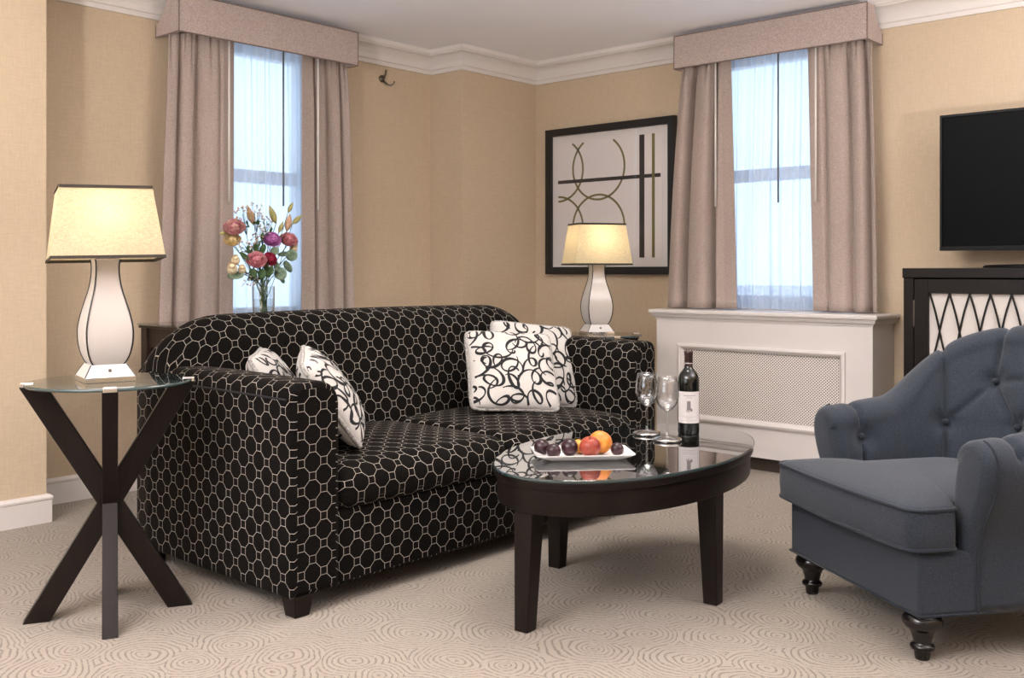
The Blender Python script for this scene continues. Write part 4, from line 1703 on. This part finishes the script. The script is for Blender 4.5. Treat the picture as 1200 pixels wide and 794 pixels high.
# T-shaped seat cushion
def chair_cushion():
    tx, ti = 0.372, 0.285
    yf, ye, yb = -0.035, 0.108, 0.60
    outline_ = []

    def arc(cx_, cy_, r_, a0, a1, n_=6):
        for i in range(n_ + 1):
            a = R(a0 + (a1 - a0) * i / n_)
            outline_.append((cx_ + r_ * math.cos(a), cy_ + r_ * math.sin(a)))
    rc = 0.045
    arc(-tx + rc, yf + rc, rc, 180, 270)
    for i in range(1, 12):
        t = i / 12
        outline_.append((-tx + rc + (2 * tx - 2 * rc) * t, yf - 0.012 * math.sin(PI * t)))
    tx2 = 0.350
    arc(tx2 - rc, yf + rc, rc, 270, 360)
    arc(tx2 - 0.02, ye - 0.02, 0.02, 0, 90)
    outline_.append((ti + 0.01, ye + 0.004))
    outline_.append((ti, ye + 0.02))
    for i in range(1, 6):
        outline_.append((ti, ye + 0.02 + (yb - 0.08 - ye) * i / 6))
    arc(ti - 0.09, yb - 0.09, 0.09, 0, 90)
    arc(-ti + 0.09, yb - 0.09, 0.09, 90, 180)
    for i in range(1, 6):
        outline_.append((-ti, yb - 0.10 - (yb - 0.12 - ye) * i / 6))
    outline_.append((-ti, ye + 0.02))
    outline_.append((-ti - 0.01, ye + 0.004))
    arc(-tx + 0.02, ye - 0.02, 0.02, 90, 180)
    c = (0, 0.22)
    z0, z1 = 0.300, 0.424

    def ring(sc, z):
        return [((x - c[0]) * sc + c[0], (y - c[1]) * sc + c[1], z) for x, y in outline_]
    prof = [(0.0, z0), (0.5, z0), (0.93, z0 + 0.002), (0.985, z0 + 0.006), (1.0, z0 + 0.016), (1.008, z0 + 0.06), (1.0, z1 - 0.014), (0.985, z1 - 0.005), (0.95, z1 + 0.001), (0.85, z1 + 0.009), (0.65, z1 + 0.020), (0.4, z1 + 0.026), (0.15, z1 + 0.028), (0.0, z1 + 0.028)]
    v = []
    for sc, z in prof:
        v += ring(max(sc, 0.002), z)
    n_ = len(outline_)
    f = []
    for i in range(len(prof) - 1):
        for k in range(n_):
            f.append((i * n_ + k, i * n_ + (k + 1) % n_, (i + 1) * n_ + (k + 1) % n_, (i + 1) * n_ + k))
    f.append(tuple(reversed(range(n_))))
    f.append(tuple((len(prof) - 1) * n_ + k for k in range(n_)))
    sc_ = MB().add(v, f).build('seat_cushion', M['chair'], ac, True)
    for z in (z0 + 0.010, z1 - 0.008):
        MB().tube(ring(1.0, z), 0.0052, 7, True).build('cushion_piping', M['chair_pipe'], sc_, True)


chair_cushion()
LEGP = [(0.0, 0.0), (0.019, 0.0), (0.020, 0.004), (0.022, 0.020), (0.023, 0.026), (0.031, 0.029), (0.033, 0.035), (0.030, 0.041), (0.024, 0.044), (0.024, 0.050), (0.029, 0.068), (0.034, 0.080), (0.045, 0.088), (0.052, 0.097), (0.054, 0.107), (0.050, 0.118), (0.040, 0.126), (0.034, 0.133)]
for x, y in ((-0.285, 0.05), (0.285, 0.045), (-0.25, 0.60), (0.25, 0.60)):
    o = MB().lathe(LEGP, 28).build('turned_leg', M['ebony'], ac, True)
    o.location = (x, y, 0)

# ------------------------------------------------------------------ TV cabinet and television
KX0, KY = -1.722, 4.62
kc = empty('tv_cabinet', (KX0, KY, 0))
KW, KH, KD = 1.72, 1.066, YB - KY - 0.03
bx('side_panel', 0, 0.045, 0.0, KD, 0, KH - 0.045, M['cabinet'], kc, bevel=0.002)
bx('side_panel', KW - 0.045, KW, 0.0, KD, 0, KH - 0.045, M['cabinet'], kc, bevel=0.002)
bx('cabinet_top', -0.004, KW + 0.004, -0.006, KD, KH - 0.045, KH, M['cabinet'], kc, bevel=0.003)
bx('plinth', 0.045, KW - 0.045, 0.03, KD, 0, 0.08, M['cabinet'], kc)
bx('back_panel', 0.045, KW - 0.045, KD - 0.012, KD, 0.08, KH - 0.045, M['cabinet'], kc)
nd = 2
dw = (KW - 0.09) / nd
DZ0, DZ1 = 0.085, KH - 0.051
shared = {}
for di in range(nd):
    d0 = 0.045 + di * dw + 0.003
    d1 = d0 + dw - 0.006
    door = empty('door', (0, 0, 0))
    door.parent = kc
    sw = 0.062
    for a in ((d0, d0 + sw, DZ0, DZ1), (d1 - sw, d1, DZ0, DZ1)):
        bx('door_stile', a[0], a[1], 0.002, 0.022, a[2], a[3], M['cabinet'], door, bevel=0.0015)
    for a in ((d0 + sw, d1 - sw, DZ0, DZ0 + sw), (d0 + sw, d1 - sw, DZ1 - sw, DZ1)):
        bx('door_rail', a[0], a[1], 0.002, 0.022, a[2], a[3], M['cabinet'], door, bevel=0.0015)
    bx('door_panel', d0 + sw - 0.004, d1 - sw + 0.004, 0.018, 0.021, DZ0 + sw - 0.004, DZ1 - sw + 0.004, M['cab_panel'], door)
    # lattice strips, each a gently bowed lath
    lx0, lx1, lz0, lz1 = d0 + sw, d1 - sw, DZ0 + sw, DZ1 - sw
    npitch = 8
    pitch = (lx1 - lx0) / npitch
    rise = 0.336            # height over which a strip crosses one pitch
    for s in (-1, 1):
        for k in range(-8, npitch + 9):
            xs = lx0 + k * pitch + 0.004
            pts = []
            NZ_ = 24
            for j in range(NZ_ + 1):
                z = lz1 - (lz1 - lz0) * j / NZ_
                q = (lz1 - z) / rise
                x = xs + s * pitch * (q + 0.035 * math.sin(2 * PI * q * 1.0))
                pts.append((x, z))
            pts = [p for p in pts if lx0 <= p[0] <= lx1]
            if len(pts) < 3:
                continue
            wv = 0.0036
            v = []
            y0, y1 = (0.006, 0.013) if s > 0 else (0.010, 0.017)
            for x, z in pts:
                v += [(x - wv, y0, z), (x + wv, y0, z), (x + wv, y1, z), (x - wv, y1, z)]
            f = [(3, 2, 1, 0), tuple(len(v) - 4 + q for q in range(4))]
            for j in range(len(pts) - 1):
                for q in range(4):
                    f.append((j * 4 + q, j * 4 + (q + 1) % 4, j * 4 + 4 + (q + 1) % 4, j * 4 + 4 + q))
            MB().add(v, f).build('lattice_strip', M['cabinet'], door)
    hx = d0 if di == 0 else d1
    for z in (0.30, 0.86):
        bx('hinge', hx - 0.004, hx + 0.001, -0.001, 0.006, z - 0.06, z + 0.06, M['nickel'], door)
tag(kc, 'black lattice-door cabinet with pale panels under the television', 'cabinet')

tvx0, tvy = -1.640, 4.86
tv = empty('television', (tvx0 + 0.52, tvy, KH))
tz0, tz1 = 0.085, 0.715
bx('tv_body', -0.52, 0.52, 0.012, 0.045, tz0 + 0.005, tz1 - 0.004, M['tv_black'], tv, bevel=0.004)
v, f = frame_sweep(-0.52, 0.52, tz0, tz1, [(0, -0.014), (0, 0.006), (0.003, 0.008), (0.011, 0.008), (0.0125, 0.003), (0.0125, -0.01)], 0.0)
MB().add(v, f).build('bezel', M['tv_black'], tv)
bx('screen', -0.509, 0.509, 0.0, 0.012, tz0 + 0.014, tz1 - 0.011, M['tv_screen'], tv)
bx('lower_trim', -0.52, 0.52, -0.010, 0.014, tz0 - 0.004, tz0 + 0.016, M['tv_black'], tv, bevel=0.002)
bx('stand_neck', -0.05, 0.05, 0.016, 0.04, 0.012, tz0 + 0.02, M['tv_black'], tv, bevel=0.003)
mb = MB()
v = []
for sc, z in ((1.0, 0.0), (1.0, 0.008), (0.96, 0.014), (0.2, 0.020)):
    v += [(0.335 * sc * math.cos(2 * PI * k / 48), 0.02 + 0.125 * sc * math.sin(2 * PI * k / 48), z) for k in range(48)]
f = []
for i in range(3):
    for k in range(48):
        f.append((i * 48 + k, i * 48 + (k + 1) % 48, (i + 1) * 48 + (k + 1) % 48, (i + 1) * 48 + k))
f += [tuple(reversed(range(48))), tuple(3 * 48 + k for k in range(48))]
MB().add(v, f).build('stand_base', M['tv_black'], tv, True)
tag(tv, 'flat black television on an oval stand atop the lattice cabinet', 'television')

# ------------------------------------------------------------------ vase and flowers
VX = -4.05
VC = Vector((VX, 2.770, cz + 0.0092))


def vp(px, py, dx=0.0):
    """a point on the plane through the vase that shows at this pixel of the photograph"""
    c, s = math.cos(YAW), math.sin(YAW)
    X = VX + dx
    rx, ry = c * (px - 600) / 1177 - s, s * (px - 600) / 1177 + c
    d = X / rx
    return Vector((X, ry * d, 1.05 - (py - 318) * d / 1177))


va = empty('glass_vase', VC)
MB().lathe([(0.0, 0.0), (0.048, 0.0), (0.050, 0.003), (0.053, 0.165), (0.051, 0.165), (0.048, 0.010), (0.0, 0.010)], 40).build('vase_wall', M['vase_glass'], va, flat_angle=0.8)
MB().lathe([(0.0, 0.0105), (0.0475, 0.0105), (0.0495, 0.105), (0.0, 0.105)], 40).build('water', M['water'], va, flat_angle=0.8)
tag(va, 'clear cylindrical glass vase holding the mixed bouquet on the console', 'vase')


def petal_mat(name, a, b, rough=0.6):
    t = NT(name)
    f1 = t.noise(60, 3, t.coord())
    c = t.mix(t.ramp(f1, 0.3, 0.7), a, b)
    return t.done(t.bsdf(c, rough, 0, None, 0.25, Subsurface_Weight=0.0))


PM = {
    'pinkrose': petal_mat('dusty_pink_petal', (0.50, 0.17, 0.21), (0.74, 0.38, 0.40)),
    'burgundy': petal_mat('cream_edged_pink_petal', (0.46, 0.12, 0.20), (0.78, 0.55, 0.45)),
    'yellow': petal_mat('pale_yellow_petal', (0.72, 0.54, 0.24), (0.84, 0.72, 0.46)),
    'cream': petal_mat('cream_petal', (0.72, 0.56, 0.34), (0.80, 0.68, 0.48)),
    'crimson': petal_mat('crimson_petal', (0.22, 0.012, 0.035), (0.36, 0.03, 0.07)),
    'purple': petal_mat('mauve_petal', (0.33, 0.09, 0.30), (0.55, 0.22, 0.46)),
    'bud': petal_mat('green_pink_lily_bud', (0.42, 0.32, 0.16), (0.58, 0.34, 0.26)),
    'greenbud': petal_mat('olive_green_bud', (0.28, 0.27, 0.09), (0.42, 0.37, 0.16)),
    'white': petal_mat('tiny_white_petal', (0.60, 0.58, 0.58), (0.75, 0.74, 0.74)),
    'stem': petal_mat('green_stem', (0.06, 0.10, 0.035), (0.12, 0.17, 0.06)),
    'leaf': petal_mat('dark_green_leaf', (0.045, 0.09, 0.035), (0.10, 0.17, 0.07), 0.45),
    'euc': petal_mat('grey_green_eucalyptus_leaf', (0.13, 0.20, 0.13), (0.24, 0.32, 0.22), 0.5),
}


def stem_path(tip, rnd):
    base = VC + Vector((rnd.uniform(-0.03, 0.03), rnd.uniform(-0.03, 0.03), 0.014))
    neck = VC + Vector((rnd.uniform(-0.02, 0.02), rnd.uniform(-0.02, 0.02), 0.165)) + Vector(((tip - VC).x * 0.12, (tip - VC).y * 0.12, 0))
    base = VC + Vector((-(neck - VC).x * 0.9, -(neck - VC).y * 0.9, 0)) + Vector((0, 0, 0.014))
    pts = []
    for i in range(9):
        t = i / 8
        # quadratic through the neck
        p = base * (1 - t) ** 2 + (neck * 2 - base * 0.5 - tip * 0.5) * 2 * t * (1 - t) + tip * t * t
        pts.append(p)
    return pts


def leaf_mesh(mb, p, direction, up, length, width, curl=0.25):
    d = Vector(direction).normalized()
    s = d.cross(Vector(up)).normalized()
    u = s.cross(d)
    N = 7
    rows = []
    for i in range(N + 1):
        t = i / N
        w = width * math.sin(PI * t ** 0.8) * 0.5 + 0.0006
        c = p + d * length * t + u * (curl * length * t * t)
        rows.append((c - s * w + u * 0.15 * w, c - u * 0.1 * w, c + s * w + u * 0.15 * w))
    v = [q for r_ in rows for q in r_]
    f = []
    for i in range(N):
        for k in range(2):
            f.append((i * 3 + k, i * 3 + k + 1, i * 3 + 4 + k, i * 3 + 3 + k))
    mb.add(v, f)


def flower(name, px, py, rpx, kind, mat, label, dx=0.0, seed=0, cat='flower'):
    rnd = random.Random(seed * 13 + 5)
    tip = vp(px, py, dx)
    rad = rpx * 0.00404 * 1.15
    org = VC + Vector((0, 0, 0.012))
    r = empty(name, org)
    loc_ = lambda p: Vector(p) - org
    # the head faces the room and a little up
    face = (Vector((0.75, -0.35, 0.45)) + (tip - VC) * 1.2).normalized()
    under = tip - face * rad * 0.75
    path_ = [loc_(p) for p in stem_path(under, rnd)]
    MB().tube(path_, 0.0022, 6).build('stem', PM['stem'], r, True)
    M3 = face.to_track_quat('Z', 'Y').to_matrix()
    c0 = loc_(tip)
    mb = MB()

    def petal(ang, lift, rr_, length, width, cup):
        # a cupped petal growing out from the axis
        N, Q = 4, 4
        rows = []
        for i in range(N + 1):
            t = i / N
            for j in range(Q + 1):
                s = -1 + 2 * j / Q
                w = width * (0.35 + 0.65 * math.sin(PI * min(1, 0.15 + 0.62 * t))) * s
                out = rr_ + length * math.cos(lift) * t - cup * length * t * t * 0.5
                zz = -rad * 0.45 + length * math.sin(lift) * t + cup * length * t * t * 0.35 + abs(s) ** 2 * cup * width * 0.4
                out -= abs(s) ** 2 * width * 0.22
                q = Vector((out * math.cos(ang) - w * math.sin(ang), out * math.sin(ang) + w * math.cos(ang), zz))
                rows.append(c0 + M3 @ q)
        f = []
        for i in range(N):
            for j in range(Q):
                a = i * (Q + 1) + j
                f.append((a, a + 1, a + Q + 2, a + Q + 1))
        mb.add(rows, f)
    if kind == 'rose':
        mb.ball(tuple(c0 - face * rad * 0.05), rad * 0.50, rad * 0.50, rad * 0.55, 10, 8, M3)
        for ring_, (cnt, lift, length) in enumerate(((4, 1.25, 0.85), (5, 1.0, 0.95), (6, 0.7, 1.05), (7, 0.35, 1.05))):
            for k in range(cnt):
                petal(2 * PI * k / cnt + ring_ * 0.6 + rnd.uniform(-.1, .1), lift, rad * (0.10 + 0.05 * ring_), rad * length, rad * (0.36 + 0.05 * ring_), 0.5)
    elif kind == 'mum':
        mb.ball(tuple(c0), rad * 0.55, rad * 0.55, rad * 0.45, 10, 8, M3)
        for ring_ in range(6):
            cnt = 8 + ring_ * 4
            for k in range(cnt):
                petal(2 * PI * k / cnt + ring_ * 0.3, 1.35 - 0.24 * ring_, rad * 0.08, rad * (0.92 + 0.05 * rnd.random()), rad * 0.09, 0.25)
    elif kind == 'bud':
        mb.ball(tuple(c0), rad * 0.85, rad * 0.85, rad, 10, 8, M3)
        for k in range(4):
            petal(2 * PI * k / 4, 1.1, rad * 0.3, rad * 1.4, rad * 0.5, 0.6)
    mb.build('bloom', PM[mat], r, True)
    lf = MB()
    p = path_[6]
    leaf_mesh(lf, p, (rnd.uniform(-1, 1), rnd.uniform(-1, 1), 0.5), (0, 0, 1), 0.05, 0.022)
    lf.build('leaf', PM['leaf'], r, True)
    return tag(r, label, cat, 'flowers in the glass vase')


flower('rose', 274.6, 267, 11.5, 'rose', 'burgundy', 'cream-edged pink rose at the upper left of the bouquet', 0.02, 1)
flower('rose', 272.7, 281.5, 9, 'rose', 'yellow', 'pale yellow rose under the cream-edged pink rose at the left', 0.01, 2)
flower('rose', 300.5, 305, 11, 'rose', 'pinkrose', 'dusty pink rose at the middle bottom of the bouquet', 0.06, 3)
flower('carnation', 315.6, 302.5, 9.5, 'mum', 'crimson', 'dark crimson carnation at the middle of the bouquet', 0.06, 4)
flower('chrysanthemum', 319, 279.5, 11, 'mum', 'purple', 'mauve chrysanthemum above the crimson carnation', 0.03, 5)
flower('rose', 338, 281.5, 10.5, 'rose', 'pinkrose', 'dusty pink rose at the right of the bouquet', 0.01, 6)
flower('rose', 344, 291, 5, 'bud', 'cream', 'small cream bloom under the right-hand pink rose', 0.0, 7)
flower('spray_rose', 276, 305, 5.2, 'bud', 'cream', 'cream rosebud, topmost of the three at the lower left', 0.03, 8)
flower('spray_rose', 272, 315, 6.2, 'bud', 'cream', 'cream rosebud, leftmost and largest of the three at the lower left', 0.05, 9)
flower('spray_rose', 283.6, 315.8, 4.8, 'bud', 'cream', 'cream rosebud, rightmost of the three at the lower left', 0.05, 10)


def lily(px0, py0, px1, py1, w, mat, label, seed):
    """a closed bud from its base pixel to its tip pixel"""
    rnd = random.Random(seed)
    a, b = vp(px0, py0), vp(px1, py1)
    org = VC + Vector((0, 0, 0.012))
    r = empty('lily_bud', org)
    MB().tube([p - org for p in stem_path(a, rnd)], 0.0018, 6).build('stem', PM['stem'], r, True)
    prof = [0.12, 0.55, 0.85, 1.0, 0.98, 0.85, 0.6, 0.32, 0.05]
    pts = [(a + (b - a) * (i / 8)) - org for i in range(9)]
    MB().tube(pts, [q * w * 0.00404 for q in prof], 10).build('bud', PM[mat], r, True)
    return tag(r, label, 'lily bud', 'lily buds in the bouquet')


lily(298, 264, 289.5, 239.5, 4.4, 'bud', 'tall pinkish lily bud at the upper left of the bouquet', 1)
lily(323.5, 262, 315.5, 240, 4.0, 'greenbud', 'upright olive lily bud at the top middle of the bouquet', 2)
lily(337.5, 249, 343.5, 236.5, 2.6, 'greenbud', 'slim green lily bud, highest at the right of the bouquet', 3)
lily(336, 271, 340, 250, 4.2, 'bud', 'pink lily bud rising above the right-hand rose', 4)
lily(342.5, 262.5, 354.5, 251.5, 3.2, 'greenbud', 'yellow-green lily bud pointing up to the right', 5)
lily(267, 273, 256.5, 273.5, 2.4, 'greenbud', 'green bud pointing left beside the cream-edged rose', 6)
lily(326.5, 273, 332, 259, 2.6, 'greenbud', 'small dark green bud between the mauve bloom and the lilies', 7)


def euc(name, spec, label, seed, lm='euc'):
    rnd = random.Random(seed)
    org = VC + Vector((0, 0, 0.012))
    r = empty(name, org)
    tip = vp(*spec[-1][:2], 0.02)
    pth = stem_path(tip, rnd)
    MB().tube([p - org for p in pth], 0.0018, 6).build('stem', PM['stem'], r, True)
    for (px, py, rx, ry, ang, dx) in spec:
        c = vp(px, py, dx) - org
        mb = MB()
        # rounded cupped leaf facing the room
        right = Vector((math.cos(YAW), math.sin(YAW), 0))
        up = Vector((0, 0, 1))
        nrm = right.cross(up)
        a = right * math.cos(ang) + up * math.sin(ang)
        b = -right * math.sin(ang) + up * math.cos(ang)
        rows = [c]
        f = []
        n_ = 18
        for q, k in ((0.55, 1), (1.0, 2)):
            for j in range(n_):
                th = 2 * PI * j / n_
                rows.append(c + (a * rx * math.cos(th) + b * ry * math.sin(th)) * 0.00404 * q + nrm * (0.004 * q * q + 0.006 * q * math.cos(th)))
        for j in range(n_):
            f.append((0, 1 + j, 1 + (j + 1) % n_))
            f.append((1 + j, 1 + n_ + j, 1 + n_ + (j + 1) % n_, 1 + (j + 1) % n_))
        mb.add(rows, f)
        o = mb.build('leaf', PM[lm], r, True)
        sd = o.modifiers.new('thickness', 'SOLIDIFY')
        sd.thickness = 0.0008
    return tag(r, label, 'foliage', 'eucalyptus sprigs in the bouquet')


euc('eucalyptus_sprig', [(333, 297.5, 8, 3, 0.1, 0.03), (342, 299, 7.5, 7, 0, 0.04)], 'round-leaved eucalyptus sprig under the right-hand pink rose', 1)
euc('eucalyptus_sprig', [(325, 313, 4, 8, 0.3, 0.07), (337.5, 312, 4.5, 8, 0.6, 0.04)], 'eucalyptus sprig with long drooping leaves at the lower right', 2)
euc('eucalyptus_sprig', [(331, 327.5, 3, 5, 0.5, 0.06), (329, 320.5, 8, 7.5, 0, 0.08)], 'eucalyptus sprig hanging lowest at the right over the vase rim', 3)
euc('eucalyptus_sprig', [(276.5, 322.5, 10, 4.5, 0.1, 0.03), (322, 294, 6, 5, 0.4, 0.05)], 'dark leafy sprig beneath the cream rosebuds', 4)

euc('leafy_sprig', [(293, 293, 3.5, 6, 0.5, 0.03), (287, 300, 3, 7, 0.9, 0.03), (308, 292, 4, 6.5, -0.4, 0.03), (300, 290, 3.5, 6, 0.1, 0.02)], 'dark green leafy sprig in the middle of the bouquet', 5, 'leaf')
euc('leafy_sprig', [(297, 320, 4, 6, 0.7, 0.06), (307, 321, 5, 6, -0.2, 0.07), (316, 318, 4.5, 7, -0.6, 0.07), (312, 312, 4, 5, 0.3, 0.06)], 'dark green leafy sprig low at the mouth of the vase', 6, 'leaf')
fl = random.Random(4)
for gi, (gx, gy, txt) in enumerate(((284, 250, 'airy white filler sprig at the upper left of the bouquet'), (298, 246, 'airy white filler sprig around the tall lily bud'),
                                    (313, 259, 'airy white filler sprig at the top middle of the bouquet'), (300, 281, 'airy white filler sprig in the middle of the bouquet'),
                                    (287, 289, 'airy white filler sprig left of the pink middle rose'), (291, 327, 'airy white filler sprig drooping at the left of the vase rim'),
                                    (301, 328, 'airy white filler sprig hanging just over the vase rim'), (307, 268, 'airy pinkish filler sprig beside the mauve bloom'))):
    org = VC + Vector((0, 0, 0.012))
    r = empty('filler_sprig', org)
    tip = vp(gx, gy, -0.01)
    pth = stem_path(tip, fl)
    st = MB().tube([p - org for p in pth], 0.0013, 5)
    heads = MB()
    base = pth[-2]
    lv = MB()
    for k in range(15):
        e = vp(gx + fl.uniform(-9, 9), gy + fl.uniform(-8, 8), fl.uniform(-0.04, 0.05))
        st.tube([base - org, (base * 0.5 + e * 0.5) - org + Vector((0, 0, 0.004)), e - org], 0.0007, 4)
        for q in range(3):
            o_ = Vector((fl.uniform(-1, 1), fl.uniform(-1, 1), fl.uniform(-1, 1))) * 0.0045
            heads.ball(tuple(e - org + o_), 0.0042, 0.0042, 0.0034, 6, 4)
        if k % 2 == 0:
            leaf_mesh(lv, (base * 0.6 + e * 0.4) - org, (fl.uniform(-1, 1), fl.uniform(-1, 1), fl.uniform(-0.2, 0.9)), (0.3, 0.2, 1), 0.030, 0.012)
    st.build('stalks', PM['leaf'], r, True)['kind'] = 'stuff'
    lv.build('leaves', PM['leaf'], r, True)['kind'] = 'stuff'
    heads.build('florets', PM['white' if gi % 3 else 'bud'], r, True)['kind'] = 'stuff'
    tag(r, txt, 'filler flower', 'filler sprigs in the bouquet')

# ------------------------------------------------------------------ added floor lamps, unseen behind and right of the frame
fl_ = empty('added_floor_lamp', (-1.7, -0.75, 0))
MB().lathe([(0.0, 0.0), (0.15, 0.0), (0.15, 0.012), (0.02, 0.022), (0.0, 0.022)], 40).build('base', M['nickel'], fl_, True)
MB().lathe([(0.012, 0.02), (0.012, 1.18)], 16).build('pole', M['nickel'], fl_, True)
MB().lathe([(0.0, 1.17), (0.03, 1.175), (0.13, 1.22), (0.19, 1.30), (0.187, 1.30), (0.127, 1.224), (0.03, 1.182), (0.0, 1.18)], 48).build('bowl', M['plate'], fl_, True)
tag(fl_, 'added floor lamp with an upturned white bowl, unseen behind the viewpoint', 'floor lamp', 'added floor lamps')
fl2_ = copy_tree(fl_)
fl2_.location = (0.35, 3.35, 0)
tag(fl2_, 'added floor lamp with an upturned white bowl, unseen beyond the armchair right of the frame', 'floor lamp', 'added floor lamps')

# ------------------------------------------------------------------ added ceiling fitting, unseen above the frame
cl_ = empty('added_ceiling_lamp', (-2.1, 2.85, 2.34))
bx('rim', -0.48, 0.48, -0.48, 0.48, 0.02, 0.069, M['trim'], cl_, bevel=0.006)
bx('diffuser', -0.46, 0.46, -0.46, 0.46, 0.0, 0.02, M['plate'], cl_, bevel=0.004)
tag(cl_, 'added flat square white ceiling lamp, unseen over the middle of the room', 'ceiling lamp')
